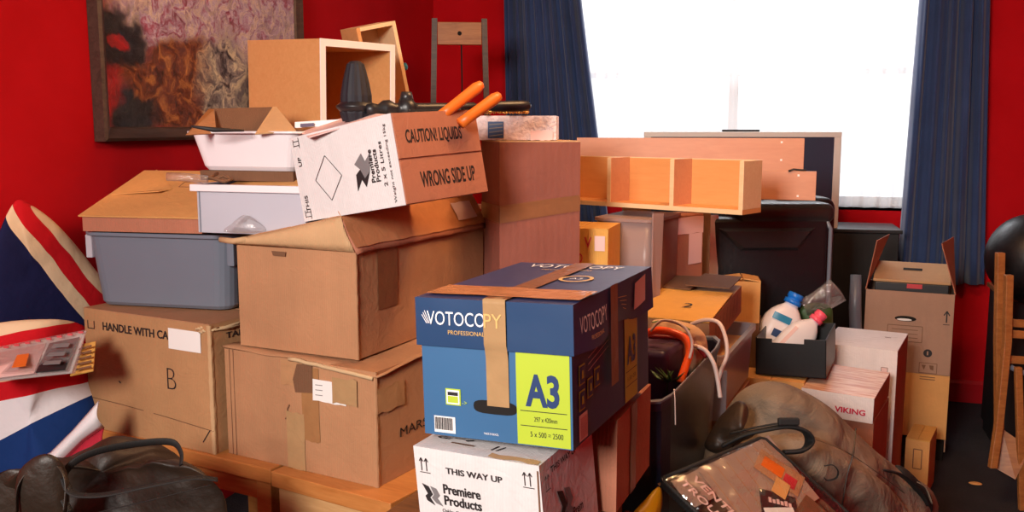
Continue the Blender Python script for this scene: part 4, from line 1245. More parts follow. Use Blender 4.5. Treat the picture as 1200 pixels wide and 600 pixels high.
# ================================================================== MIDDLE BACK
# frosted tub and its neighbours
FZ = 1.335
p = at(698, 300, 3.35)
q = at(762, 300, 3.25)
yy = math.degrees(math.atan2((q - p).y, (q - p).x))
sz = ((q - p).length, .30, .46)
r = root('frosted_bin', 'tall frosted plastic bin under the divided shelf tray', 'bin', base_of((p.x, p.y, FZ - .475), sz, yy))
mb = MB()
L = [rrect(sz[0], sz[1], .03, 0), rrect(sz[0] * 1.02, sz[1] * 1.02, .03, .3), rrect(sz[0] * 1.04, sz[1] * 1.04, .03, sz[2]), rrect(sz[0] * 1.02, sz[1] * 1.02, .03, sz[2]), rrect(sz[0] * .98, sz[1] * .98, .03, .01)]
mb.loft(L, 'frost', True); mb.build('bin_body', r)
mb = MB(); mb.loft([rrect(sz[0] * 1.1, sz[1] * 1.08, .03, sz[2] + .001), rrect(sz[0] * 1.1, sz[1] * 1.08, .03, sz[2] + .012)], 'frost', False); mb.build('bin_lid', r)
MB().box(-sz[0] / 2 + .02, sz[0] / 2 - .02, -.11, .12, .012, .3, 'beige_cloth').build('folded_cloth', r, bevel=.02, seg=3)
mb = MB(); e0 = at(765, 300, 3.22); slab(mb, at(766, 250, 3.23), at(778, 250, 3.27), at(771, 398, 3.27), at(763, 398, 3.23), .006, 'frost')
tag(mb.build('frosted_sheet'), 'frosted plastic sheet standing on edge beside the tall frosted bin', 'sheet')
bpx = base_of((p.x - .06, p.y + .0, 0), (.42, .34, .85), yy)
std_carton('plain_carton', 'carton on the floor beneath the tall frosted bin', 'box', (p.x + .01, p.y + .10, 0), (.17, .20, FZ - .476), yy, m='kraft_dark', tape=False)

# small orange carton with red text
sz = (.20, .22, .16); c = at(646, 318, 3.15)
r, C = std_carton('orange_carton', 'small orange carton with red lettering beside the tall brown carton', 'box', (c.x, c.y, 1.06), sz, 30, m='kraft_yellow', tape=False)
fx = at(712, 320, 3.08)
r.matrix_world = base_of(fx - Matrix.Rotation(R(0), 3, 'Z') @ Vector((.20, 0, 0)) + Vector((0, 0, 0)), sz, 0)
r.location.z = at(700, 318, 3.1).z - .02
mb = MB(); C.text(mb, 'F', 'V', .12, .10, .025, .035, 'ink_red', bold=.02); C.text(mb, 'F', 'CO', .115, .02, .06, .022, 'ink_red', rot=90, bold=.02)
C.rect(mb, 'F', .155, .09, .19, .14, 'pink_paper', off=.002); mb.build('printed_label', r)
std_carton('plain_carton', 'carton hidden under the small orange carton', 'box', (fx.x - .13, fx.y + .04, 0), (.12, .18, r.location.z - .001), 0, m='kraft_dark', tape=False)

# boxes right of bin
fx = at(776, 330, 3.44)
sz = (.12, .32, .34)
r, C = std_carton('brown_carton', 'reddish carton with a shiny pink tape strip under the shelf tray', 'box', (fx.x, fx.y, .98), (.26, .12, .335), 62, m='kraft_c', tape=False)
mb = MB(); C.rect(mb, 'F', .0, .27, .258, .333, 'pink_paper', off=.003, jag=.008); mb.build('tape_strip', r)
mb = MB(); C.rect(mb, 'F', .16, .15, .25, .268, 'pink_paper', off=.0032); mb.build('clear_label', r)
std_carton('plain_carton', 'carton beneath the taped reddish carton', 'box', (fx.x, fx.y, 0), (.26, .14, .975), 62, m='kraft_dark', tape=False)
fx = at(806, 330, 3.74)
r, C = std_carton('plain_carton', 'dull olive-brown carton between the reddish carton and the leather chair', 'box', (fx.x, fx.y, .8), (.085, .12, .5665), 17, m='kraft_dark', tape=False)
mb = MB(); C.line(mb, 'F', [(.03, .15), (.05, .15)], .004, 'ink'); C.line(mb, 'F', [(.03, .12), (.055, .125)], .004, 'ink'); mb.build('printed_marks', r)
std_carton('plain_carton', 'carton standing on the floor behind the box marked 2', 'box', (fx.x - .01, fx.y - .03, 0), (.12, .16, .795), 17, m='kraft_orange', tape=False)
mb = MB(); slab(mb, at(827, 252, 3.95), at(842, 252, 4.0), at(850, 352, 4.0), at(826, 352, 3.95), .01, 'cotton_w')
tag(mb.build('foam_sheet'), 'pale grey-white foam sheet wedged beside the leather chair back', 'foam')

# shelf tray with dividers
yw = -23.5
FR_ = at(870, 252, 3.1)
Ln, Dp, Hh = .86, .135, .178
Mt = pose(FR_, yw)
r = root('divided_shelf', 'long pale beech shelf with upright dividers, nearest of the wooden boards', 'shelf', Mt)
th = .016
MB().box(-Ln, 0, 0, Dp, 0, th, 'beech_lamplit').box(-Ln, 0, -.002, 0, 0, th, 'beech_pale').build('shelf_board', r)
MB().box(-Ln, -th, Dp - .008, Dp, th, Hh - .003, 'beech_lamplit').box(-Ln, -th, Dp - .008, Dp, Hh - .003, Hh, 'beech_pale').build('back_panel', r)
MB().box(-th, 0, 0, Dp, th, Hh, 'beech_pale').build('end_panel', r, bevel=.001)
for x in (-.265, -.53, -.79): MB().box(x - .016, x, 0.004, Dp - .009, th, Hh - .001, 'beech').box(x - .016, x, .002, .004, th, Hh - .001, 'beech_pale').box(x - .016, x, .004, Dp - .009, Hh - .001, Hh + .0005, 'beech_pale').build('divider', r)
# board A / B
A0, A1 = at(676, 163, 3.95), at(943, 162, 3.72)
yA = math.degrees(math.atan2((A1 - A0).y, (A1 - A0).x)); LA = (Vector((A1.x, A1.y)) - Vector((A0.x, A0.y))).length
mb = MB(); mb.box(-LA, 0, 0, .018, -.16, 0, 'beech')
std_carton('support_carton', 'carton tucked out of sight behind the frosted bin, under the long board', 'box', (at(730, 200, 3.93).x, at(730, 200, 3.93).y, 0), (.12, .14, at(943, 162, 3.72).z - .1665), 10, m='kraft_dark', tape=False)
for x, z in ((-.09, -.02), (-.09, -.09)): mb.box(x, x + .008, -.001, .001, z, z + .008, 'white_edge')
o = mb.build('wooden_board', None, pose(A1, yA), bevel=.001); tag(o, 'long wide beech board standing on edge behind the divided shelf', 'board')
B1 = at(957, 201, 3.62)
mb = MB(); mb.box(-.62, 0, 0, .018, -.112, 0, 'beech'); mb.box(-.07, -.062, -.001, .001, -.02, -.012, 'white_edge'); mb.box(-.07, -.062, -.001, .001, -.1, -.092, 'white_edge')
o = mb.build('wooden_board', None, pose(B1, yA - 2), bevel=.001); tag(o, 'shorter beech board in front of the television, right end beside the chair', 'board')
mb = MB(); mb.tube([at(924, 200.5, 3.645), at(930, 198.5, 3.64), at(940, 199.5, 3.64), at(945, 199.5, 3.635)], .004, 'ink'); tag(mb.build('small_cable'), 'short black cable end lying on the shorter beech board', 'cable')

# TV + cabinet
r = root('media_cabinet', 'black cabinet below the window to the right of the leather chair', 'cabinet', pose((.18, 5.78, 0), 3))
MB().box(-1.0, .36, -.16, .22, 0.05, 1.058, 'black_panel').build('cabinet_body', r, bevel=.004)
MB().box(-1.02, .375, -.175, .23, 1.059, 1.08, 'black_plastic').build('cabinet_top', r, bevel=.003)
MB().box(-.98, .34, -.15, .2, 0, .05, 'black_panel').build('plinth', r)
tx0, tx1 = at(755, 154, 5.42), at(987, 154, 5.32)
yT = math.degrees(math.atan2((tx1 - tx0).y, (tx1 - tx0).x)); LT = (tx1 - tx0).length
HT = tx0.z - 1.083
r = root('television', 'flat television with a silver frame standing in front of the window', 'television', pose((tx0.x, tx0.y, 1.081), yT))
bz = .04
mb = MB()
for b in ((0, LT, 0, .04, HT - .03, HT), (0, LT, 0, .04, 0, .05), (0, bz, 0, .04, .05, HT - .03), (LT - bz, LT, 0, .04, .05, HT - .03)): mb.box(*b, 'silver')
mb.build('bezel', r, bevel=.003)
MB().box(bz, LT - bz, .006, .03, .05, HT - .03, 'screen').build('screen', r)
MB().box(.05, LT - .05, .041, .075, .06, HT - .06, 'black_plastic').build('rear_housing', r, bevel=.01)
s0 = at(846, 153, 5.42); mb = MB(); mb.box(0, .21, -.02, .015, 0, .012, 'black_plastic'); tag(mb.build('sensor_bar', None, pose((s0.x, s0.y, 1.081 + HT + .0005), yT), bevel=.003), 'slim black bar resting on the television top edge', 'sensor')

# leather chair back
L0, L1 = at(836, 250, 3.98), at(972, 250, 4.0)
yC = math.degrees(math.atan2((L1 - L0).y, (L1 - L0).x)); WC = (L1 - L0).length
ztop = at(900, 252, 4.0).z
r = root('leather_armchair', 'black leather armchair seen from behind, below the beech boards', 'armchair', pose(((L0.x + L1.x) / 2, (L0.y + L1.y) / 2, 0), yC, 0, 0))
hw = WC / 2
def rbox(mb, x0, x1, y0, y1, z0, z1, rad, m, n=5):
    w, d, h = x1 - x0, y1 - y0, z1 - z0; L = []
    cx, cy = (x0 + x1) / 2, (y0 + y1) / 2
    for k in range(n + 1):
        a = PI / 2 * k / n; ins = rad * (1 - math.sin(a)); L.append(rrect(w - 2 * ins, d - 2 * ins, max(rad - ins, .002) , z0 + rad * (1 - math.cos(a)), 5, cx, cy))
    for k in range(n + 1):
        a = PI / 2 * k / n; ins = rad * (1 - math.cos(a)); L.append(rrect(w - 2 * ins, d - 2 * ins, max(rad - ins, .002), z1 - rad + rad * math.sin(a), 5, cx, cy))
    mb.loft(L, m); return mb
mb = MB(); rbox(mb, -hw, hw, 0, .12, .42, ztop - .015, .018, 'black_leather'); mb.build('backrest', r)
# trapezoid highlight on the rear, built as a lighter raised panel
mb = MB()
zt_ = ztop - .055
loopo = [(-hw + .02, -.004, zt_), (hw - .06, -.004, zt_), (hw - .13, -.004, zt_ - .095), (-hw + .12, -.004, zt_ - .095)]
loopi = [(-hw + .05, -.018, zt_ - .012), (hw - .085, -.018, zt_ - .012), (hw - .14, -.016, zt_ - .082), (-hw + .135, -.016, zt_ - .082)]
mb.loft([loopo, loopi], 'leather_sheen', False, False, True); mb.build('rear_highlight', r)
mb = MB(); rbox(mb, -hw + .1, hw + .03, -.01, .22, ztop - .04, ztop + .05, .04, 'leather_sheen'); mb.build('head_cushion', r)
mb = MB(); rbox(mb, -hw + .3, hw + .085, .12, .34, .7, ztop + .065, .05, 'black_leather'); mb.build('inner_cushion', r)
mb = MB(); mb.tube([(hw + .012, .01, .5), (hw + .014, .01, .9), (hw + .012, .01, ztop - .06), (hw - .01, .01, ztop - .02)], .009, 'grey_plastic'); mb.build('side_piping', r)
mb = MB(); rbox(mb, -hw + .06, hw - .1, .12, .75, .30, .50, .05, 'black_leather'); mb.build('seat', r)
for sx in (-1, 1):
    mb = MB(); rbox(mb, sx * (hw - .13) - .06, sx * (hw - .13) + .06, .13, .72, .3, .68, .04, 'black_leather'); mb.build('armrest', r)
for sx in (-1, 1):
    for y in (.15, .66): MB().box(sx * (hw - .05) - .02, sx * (hw - .05) + .02, y, y + .04, 0, .31, 'dark_wood').build('leg', r)

# box marked 2 on a cloudy tub
cz = .925
FRb = at(831, 415, 2.95)
sz = (.33, .50, .10)
X = pose((0, 0, 0), -8).to_3x3() @ Vector((sz[0], 0, 0))
pp = FRb - X; 
r = root('open_carton', 'open carton marked 2 with a top coloured yellow as lamplit and folded brown flaps', 'box', base_of((pp.x, pp.y, cz + .003), sz, -8, 5.5))
C = Carton(sz, .002, 21); mb = MB(); C.body(mb, 'kraft_b', faces='FRBLT')
for i in range(7):
    u = .06 + i * .055; C.line(mb, 'R', [(u, .02), (u + .035, .085)], .006, 'ink_faint')
    C.line(mb, 'R', [(u + .02, .02), (u + .04, .06)], .004, 'ink_faint')
mb.build('carton_body', r)
mb = MB(); slab(mb, (-.165, -.25, .102), (.165, -.25, .102), (.165, .10, .108), (-.165, .10, .108), .004, 'kraft_yellow')  # warm light falling on the top put into this flap's yellow
C.text(mb, 'T', '2', .205, .13, .032, .05, 'ink', off=.0115, rot=0)
mb.build('front_flap', r)
mb = MB(); slab(mb, (-.13, .10, .112), (.02, .08, .116), (.03, .25, .122), (-.10, .25, .118), .004, 'kraft_dark'); mb.build('flap', r)
mb = MB(); slab(mb, (.0, .085, .13), (.155, .10, .124), (.165, .25, .13), (.03, .25, .134), .004, 'kraft_dark'); mb.build('flap', r)
# cloudy tub
fr_ = at(848, 418, 2.93)
sz = (.20, .56, .212)
X = pose((0, 0, 0), -6.8).to_3x3() @ Vector((sz[0], 0, 0)); pp = fr_ - X
r = root('cloudy_tub', 'cloudy clear plastic tub beneath the carton marked 2', 'tub', base_of((pp.x, pp.y, cz - sz[2]), sz, -6.8))
mb = MB(); tub(mb, sz[0], sz[1], sz[2], 'frost_clear', taper=.008, rad=.02, rim=.012, riml=.02); mb.build('tub_body', r)
MB().box(-.08, .08, -.24, .24, .01, .17, 'kraft_orange').build('contents', r, bevel=.004)
mb = MB(); mb.box(-sz[0] / 2 + .02, sz[0] / 2 + .016, -sz[1] / 2 - .018, -sz[1] / 2 - .013, .0, .17, 'frost_clear'); mb.build('front_latch', r, bevel=.003)
r_, C_ = std_carton('orange_carton', 'orange-brown carton on the floor beneath the cloudy clear tub', 'box', (pp.x - .0, pp.y + .01, 0), (.20, .52, .71), -6.8, m='kraft_b', tape=False)
# small orange carton behind right
fx = at(866, 385, 3.75)
std_carton('orange_carton', 'little orange carton behind the flaps of the carton marked 2', 'box', (fx.x - .06, fx.y, .86), (.14, .14, .17), 8, m='kraft_orange', tape=False, rise=(.01, .01))
std_carton('plain_carton', 'carton below the little orange carton, hidden behind the tub', 'box', (fx.x - .1, fx.y - .0, 0), (.18, .2, .855), 0, m='kraft_dark', tape=False)

# black laundry crate
rim = [(756, 470, 2.32), (772, 472, 2.32), (786, 468, 2.34), (838, 408, 2.72), (842, 398, 2.8), (830, 392, 2.84), (700, 392, 2.84), (690, 470, 2.32)]
ztp = .99
def zz(px, py): return atz(px, py, ztp)
rimp = [zz(700, 470), zz(762, 472), zz(775, 471), zz(787, 464), zz(810, 440), zz(838, 410), zz(842, 402), zz(836, 397), zz(720, 396)]
c0 = sum(rimp, Vector()) / len(rimp); c0.z = 0.3
r = root('black_crate', 'dark blue-black plastic crate full of oddments beside the blue paper box', 'crate', Matrix.Translation((c0.x, c0.y, .30)))
def ringp(s_, z, out=0): return [Vector(((p.x - c0.x) * s_, (p.y - c0.y) * s_, z - .30)) for p in rimp]
mb = MB(); mb.loft([ringp(.70, .30), ringp(.74, .35), ringp(.98, ztp - .02), ringp(1.04, ztp - .02), ringp(1.04, ztp), ringp(.97, ztp), ringp(.70, .36)], 'navy_plastic', False)
mb.build('crate_body', r, bevel=.004)
mb = MB(); mb.loft([ringp(1.05, ztp + .0005), ringp(1.05, ztp + .006), ringp(.985, ztp + .006), ringp(.985, ztp + .0005)], 'grey_plastic', False, False, False); mb.build('crate_rim', r)
std_carton('support_carton', 'flat carton on the floor under the dark crate', 'box', (c0.x - .15, c0.y - .2, 0), (.3, .4, .298), 0, m='kraft_dark', tape=False)
# contents
q = at(772, 418, 2.50); mb = MB()
rbox(mb, -.11, .03, -.02, .16, -.16, .02, .02, 'purple'); tag(mb.build('purple_box', None, pose(q, -10)), 'dark purple glossy box inside the dark crate', 'box')
# soft cloth bundle
o, cc_, _ = soft('cloth_bundle', 'beige and green cloth bundle stuffed in the dark crate', 'cloth', [(762, 382), (775, 374), (800, 377), (818, 384), (828, 398), (828, 425), (810, 448), (785, 450), (765, 430)], 2.66, 'beige_cloth', .05, .05, .02, 26, 5)
strap(o, camframe(cc_).inverted(), [(764, 378), (780, 376), (800, 382), (808, 386)], 2.60, .008, 'green_cloth', 'green_edge')
def smooth(P, k=8):
    Q = []
    for i in range(len(P) - 1):
        a, b, c, e = P[max(i - 1, 0)], P[i], P[i + 1], P[min(i + 2, len(P) - 1)]
        for j in range(k):
            t_ = j / k; Q.append(.5 * ((2 * b) + (c - a) * t_ + (2 * a - 5 * b + 4 * c - e) * t_ * t_ + (3 * b - a - 3 * c + e) * t_ ** 3))
    Q.append(P[-1]); return Q
mb = MB(); mb.tube(smooth([at(*p) for p in ((745, 398, 2.55), (765, 388, 2.53), (785, 389, 2.5), (803, 397, 2.48), (808, 412, 2.46), (803, 430, 2.44), (797, 448, 2.42))]), .011, 'orange_hose', n=10); tag(mb.build('orange_hoop'), 'bright orange plastic hoop curving out of the dark crate', 'hoop')
mb = MB(); mb.tube(smooth([at(*p) for p in ((760, 394, 2.58), (790, 396, 2.56), (812, 402, 2.54), (828, 418, 2.5))]), .007, 'red_plastic', n=8); tag(mb.build('red_strap'), 'dark red strap running behind the orange hoop', 'strap')
mb = MB(); mb.tube(smooth([at(*p) for p in ((762, 388, 2.5), (775, 376, 2.5), (793, 378, 2.48), (806, 388, 2.46), (811, 404, 2.45), (808, 420, 2.44))]), .004, 'white_cable', n=8); tag(mb.build('white_cable'), 'pale cable looping around the orange hoop', 'cable')
mb = MB(); mb.tube(smooth([at(*p) for p in ((812, 405, 2.52), (826, 410, 2.5), (836, 425, 2.48), (841, 445, 2.47), (844, 466, 2.46))]), .006, 'white_cable', n=8); tag(mb.build('white_cable'), 'pale thick cable end hanging over the front of the cloudy tub', 'cable')
mb = MB(); mb.tube(smooth([at(*p) for p in ((810, 380, 2.75), (826, 375, 2.72), (842, 378, 2.68), (850, 395, 2.65), (852, 415, 2.63), (846, 432, 2.62), (842, 445, 2.62))]), .006, 'white_cable', n=8); tag(mb.build('white_cable'), 'pale cable arching up over the edge of the cloudy tub', 'cable')
mb = MB(); mb.tube(smooth([at(*p) for p in ((790, 456, 2.21), (791, 470, 2.19), (791.5, 498, 2.18))]), .0015, 'white_cable', n=5); tag(mb.build('white_string'), 'thin white string hanging down the front of the dark crate', 'string')
r = root('leafy_sprig', 'dark green leafy sprig in the dark crate by the purple box', 'plant', Matrix.Translation(at(782, 448, 2.44)))
for i in range(12):
    a = random.uniform(0, 2 * PI); e = random.uniform(.3, 1.3); l = random.uniform(.03, .06); mb = MB()
    d3 = Vector((math.cos(a) * math.cos(e), math.sin(a) * math.cos(e), math.sin(e))); sd = d3.cross(Vector((0, 0, 1))).normalized() * l * .22; nn = sd.cross(d3).normalized() * .004
    b0 = Vector((random.uniform(-.015, .015), random.uniform(-.01, .01), 0))
    P = [b0, b0 + d3 * l * .4 + sd, b0 + d3 * l, b0 + d3 * l * .4 - sd, b0 + d3 * l * .45 - nn]
    mb.add(P, [(0, 1, 4), (1, 2, 4), (2, 3, 4), (3, 0, 4)], 'green'); mb.build('leaf', r, solid=.001)
mb = MB(); mb.tube([(0, 0, -.06), (0, 0, 0), (.005, .005, .03)], .002, 'green'); mb.build('stem', r)

# black crate with bottles
sz = (.265, .35, .150)
r = root('bottle_crate', 'black open crate holding two detergent bottles', 'crate', base_of((-.135, 3.735, .685), sz, -7.3, 0, -2))
mb = MB(); w, d, h = sz[0] / 2, sz[1] / 2, sz[2]
mb.box(-w, w, -d, d, 0, .006, 'black_plastic')
mb.prism([(-w, 0), (w, 0), (w, h), (.05, h), (.05, h - .02), (-.07, h - .02), (-.07, h - .005), (-w, h - .005)], -d, -d + .005, 'black_plastic')
mb.box(-w, w, d - .005, d, 0, h, 'black_plastic'); mb.box(-w, -w + .005, -d, d, 0, h, 'black_plastic'); mb.box(w - .005, w, -d, d, 0, h, 'black_plastic')
mb.build('crate_body', r, bevel=.001)
def bottle(name, label, pts, rad, cap, dcap, dep, lab=True):
    P = [at(*p) for p in pts]  # base, neck
    ax = (P[1] - P[0]); L = ax.length; z = ax.normalized(); x = z.cross(AF).normalized(); y = z.cross(x)
    if x.dot(AX) < 0: x = -x; y = -y
    Mx = Matrix((x, y, z)).transposed().to_4x4(); Mx.translation = P[0]
    r = root(name, label, 'bottle', Mx)
    mb = MB(); n = 24
    prof = [(0, .80), (.03, .97), (.2, 1.0), (.55, 1.0), (.70, .93), (.80, .78), (.88, .55), (.94, .34), (1.0, .30)]
    mb.loft([[(math.copysign(abs(math.cos(a)) ** .8, math.cos(a)) * rad * q, math.copysign(abs(math.sin(a)) ** .8, math.sin(a)) * rad * q * (dep if t_ < .85 else .8), L * t_) for a in [2 * PI * k / n for k in range(n)]] for t_, q in prof], 'milk')
    mb.build('bottle_body', r)
    mb = MB(); rc = rad * dcap
    mb.loft([[(rc * q * (1 + .04 * (k % 2)) * math.cos(2 * PI * k / 28), rc * q * (1 + .04 * (k % 2)) * math.sin(2 * PI * k / 28), L * .97 + zz_) for k in range(28)] for zz_, q in ((0, 1), (.018, 1), (.019, .8), (.024, .8), (.026, .9), (.045, .9), (.048, .75))], cap)
    mb.build('cap', r)
    if lab:
        mb = MB(); s_ = -1 if y.dot(AF) > 0 else 1
        def sf(u, v): 
            a = u; xx = rad * 1.01 * math.copysign(abs(math.sin(a)) ** .8, math.sin(a)); yy = s_ * rad * dep * 1.015 * abs(math.cos(a)) ** .8; return Vector((xx, yy, v * L))
        for (u0, u1, v0, v1, m_) in lab: mb.grid(lambda u, v: sf(u0 + (u1 - u0) * u, v0 + (v1 - v0) * v), 6, 3, m_)
        mb.build('printed_label', r)
    return r
bottle('detergent_bottle', 'white detergent bottle with a bright blue cap, leaning left in the black crate', [(893, 428, 3.84), (929, 354, 3.86)], .088, 'blue_cap', .40, .6,
       [(-.7, .1, .68, .78, 'teal'), (-.35, .0, .45, .56, 'ink_blue'), (.45, .9, .52, .62, 'hole'), (-1.1, .4, .22, .28, 'teal'), (-1.2, -.7, .28, .42, 'teal'), (-.9, -.6, .34, .40, 'green')])
bottle('detergent_bottle', 'translucent white bottle with a pink cap, right of the blue-capped bottle', [(905, 428, 3.75), (956, 375, 3.77)], .066, 'pink_cap', .42, .6,
       [(-.8, -.5, .3, .7, 'pink_paper')])
# clear scoop / plastic funnel
r = root('plastic_scoop', 'clear flared plastic packaging sticking up behind the bottles', 'packaging', Matrix.Translation(at(960, 360, 3.9)))
q0 = at(960, 360, 3.9); mb = MB()
def scoop(u, v):
    a = at(936 + (972 - 936) * v, 352 + (327 - 352) * v, 3.88); b = at(946 + (991 - 946) * v, 372 + (352 - 372) * v, 3.92)
    return a.lerp(b, u) - q0 + AF * (-.03 * math.sin(u * PI)) + Vector((0, 0, -.008 * math.sin(v * PI)))
mb.grid(scoop, 8, 8, 'cello'); mb.build('clear_shell', r, solid=.002, fix=False)
mb = MB(); mb.tube([Vector(scoop(1, .02)), Vector(scoop(1, .5)), Vector(scoop(1, 1)), Vector(scoop(0, 1))], .0025, 'cello'); mb.build('rim', r)
o, _, _ = soft('green_sponge', 'dark green and brown scouring bundle behind the bottles in the crate', 'sponge', [(936, 366), (950, 355), (972, 358), (976, 375), (972, 400), (945, 395)], 3.93, 'green', .03, .03, .01, 18, 3)
std_carton('orange_carton', 'orange-brown carton on the floor below the black bottle crate', 'box', (-.20, 3.70, 0), (.25, .40, .675), -7, m='kraft_orange', tape=False)

# white carton + viking box + small ones
sz = (.30, .38, .735)
r, C = std_carton('cream_carton', 'tall cream-white carton with a tan side right of the bottle crate', 'box', (.122, 4.146, .0), sz, -11.6, 0, 0, m='cream_card', tape=False, flaps=False)
mb = MB(); C.rect(mb, 'F', .24, .36, .265, .66, 'pink_paper', off=.001)
C.line(mb, 'F', [(.24, .36), (.265, .36), (.265, .66), (.24, .66), (.24, .36)], .002, 'ink_faint')
for i in range(14): C.line(mb, 'F', [(.247, .375 + i * .02), (.258, .375 + i * .02)], .008 if i % 3 else .004, 'ink_faint')
C.text(mb, 'F', 'K', .01, .64, .014, .03, 'ink', rot=80)
for i in range(6): C.line(mb, 'T', [(.05 + .03 * i, .05 + .04 * i), (.12 + .03 * i, .06 + .04 * i)], .0015, 'ink_faint')
mb.build('printed_marks', r)
mb = MB(); C.rect(mb, 'R', .0, .0, .38, .73, 'kraft_c', off=.001); C.rect(mb, 'T', .22, .24, .245, .25, 'kraft_dark'); mb.build('tan_side', r)  # right face covered in tan, small dark patch on top
sz = (.262, .372, .097)
r = root('ream_box', 'glossy streaked paper box with red lettering before the cream-white carton', 'box', base_of((.038, 3.65, .571), sz, -13, 2.2, 1.3))
C = Carton(sz, .001, 31); mb = MB(); C.body(mb, 'cream_card', top='viking_top')
C.text(mb, 'F', 'VIKING', .125, .026, .11, .022, 'magenta', bold=.03)
C.rect(mb, 'R', 0.001, .001, .371, .096, 'kraft_b', off=.0008)
mb.build('box_body', r)
std_carton('brown_carton', 'worn orange-brown carton beneath the glossy paper box with red lettering', 'box', (.055, 3.66, 0), (.25, .36, .566), -13, m='kraft_c', tape=False)
q = atz(1052, 560, 0)
sz = (.11, .26, .20)
qq = at(1050, 556, 4.35)
r, C = std_carton('yellow_carton', 'small open yellow-orange carton on the carpet beside the khaki bag', 'box', (.505, 4.42, 0), (.10, .24, .26), -14, m='kraft_orange', tape=False, top='kraft_yellow')
mb = MB(); C.line(mb, 'F', [(.035, .13), (.07, .13), (.07, .22), (.035, .22), (.035, .13)], .004, 'ink_faint'); mb.build('printed_marks', r)

# big carton right
CZ = .02
sz = (.405, .33, .845)
r = root('open_tall_carton', 'tall open carton with two upright flaps below the window', 'box', base_of((.342, 4.969, 0.0), sz, -7.3))
t_ = .006; w, d, h = sz[0] / 2, sz[1] / 2, sz[2] + .0
mb = MB()
zs = .44
mb.box(-w, w, -d, -d + t_, zs, h, 'kraft_grey'); mb.box(-w, w, d - t_, d, .05, h, 'kraft_grey'); mb.box(-w, -w + t_, -d + t_, d - t_, .05, h, 'kraft_grey'); mb.box(w - t_, w, -d + t_, d - t_, .05, h, 'kraft_grey')
mb.build('carton_body', r)
MB().box(-w, w, -d, -d + t_, .115, zs - .002, 'kraft_orange').build('lower_panel', r)
MB().box(-w + .01, w - .01, -d + .02, d - .01, 0, .115, 'hole').build('dark_base', r)
CC = Carton(sz, 0, 5)
mb = MB()
# printed marks
v0 = h
CC.line(mb, 'F', [(.375, h - .14), (.375, h - .085)], .006, 'ink'); CC.line(mb, 'F', [(.362, h - .105), (.375, h - .083), (.388, h - .105)], .005, 'ink'); CC.line(mb, 'F', [(.36, h - .15), (.39, h - .15)], .003, 'ink')
CC.line(mb, 'F', [(.11, h - .17), (.27, h - .17), (.27, h - .25), (.11, h - .25), (.11, h - .17)], .003, 'ink_faint')
for i in range(3): CC.line(mb, 'F', [(.13, h - .19 - i * .02), (.25, h - .19 - i * .02)], .003, 'ink_faint')
CC.poly(mb, 'F', [(.30 + .02 * math.cos(a), h - .30 + .02 * math.sin(a)) for a in [2 * PI * k / 16 for k in range(16)]], 'ink')
CC.text(mb, 'F', '1', .296, h - .31, .007, .02, 'kraft_grey', bold=.02, off=.003)
CC.line(mb, 'F', [(.265, h - .35), (.345, h - .35), (.345, h - .40), (.265, h - .40), (.265, h - .35)], .003, 'ink_faint'); CC.poly(mb, 'F', [(.275, h - .36), (.295, h - .36), (.287, h - .385)], 'ink_faint'); CC.poly(mb, 'F', [(.31, h - .36), (.33, h - .36), (.33, h - .385), (.315, h - .38)], 'ink_faint')
for i in range(2): CC.line(mb, 'F', [(.27, h - .42 - i * .012), (.34, h - .42 - i * .012)], .004, 'ink_faint')
mb.build('printed_marks', r)
mb = MB(); CC.poly(mb, 'F', [(.19 + .05 * math.cos(a) * (1 if True else 0), h - .135 + .014 * math.sin(a)) for a in [2 * PI * k / 16 for k in range(16)]], 'hole')
CC.poly(mb, 'F', [(.185 + .035 * math.cos(a), h - .14 + .006 * math.sin(a)) for a in [2 * PI * k / 12 for k in range(12)]], 'paper', off=.003); mb.build('hand_hole', r)
for sx, lean in ((-1, .02), (1, -.045)):
    mb = MB(); slab(mb, (sx * w, -d, h), (sx * w, d, h), (sx * w + (.085 if sx < 0 else -.02), d - .02, h + .25), (sx * w + (.04 if sx < 0 else -.075), -d + .02, h + .245), .004 * sx, 'kraft_c'); mb.build('flap', r)
r = root('lidded_box', 'tan lidded box with a hand slot inside the tall open carton', 'box', base_of((.342 + .03, 4.969 + .02, .845 - .262), (.36, .28, .36), -7.3))
MB().box(-.17, .17, -.13, .13, 0, .30, 'black_plastic').build('black_case', r, bevel=.004)
mb = MB(); mb.prism([(-.13, .301), (-.13, .314), (.135, .372), (.135, .301)], -.178, .178, 'kraft_pale', axis='x'); mb.build('box_lid', r, bevel=.003)
mb = MB(); slab(mb, (-.045, .01, .3455), (.045, .01, .3455), (.045, .04, .352), (-.045, .04, .352), .0015, 'hole'); mb.build('hand_slot', r)
MB().box(-.02, .05, -.1345, -.1305, .275, .297, 'ink_red').build('red_label', r)
# grey cylinder / rolled thing left of carton
mb = MB(); mb.tube([Vector((at(1003, 400, 4.62).x, at(1003, 400, 4.62).y, .002)), at(1003, 400, 4.62), at(1002, 360, 4.62), at(1003, 322, 4.64)], .03, 'grey_plastic', n=16, rad=[.03, .03, .03, .026]); tag(mb.build('grey_tube'), 'grey rounded tube standing between the leather chair and the tall open carton', 'tube')

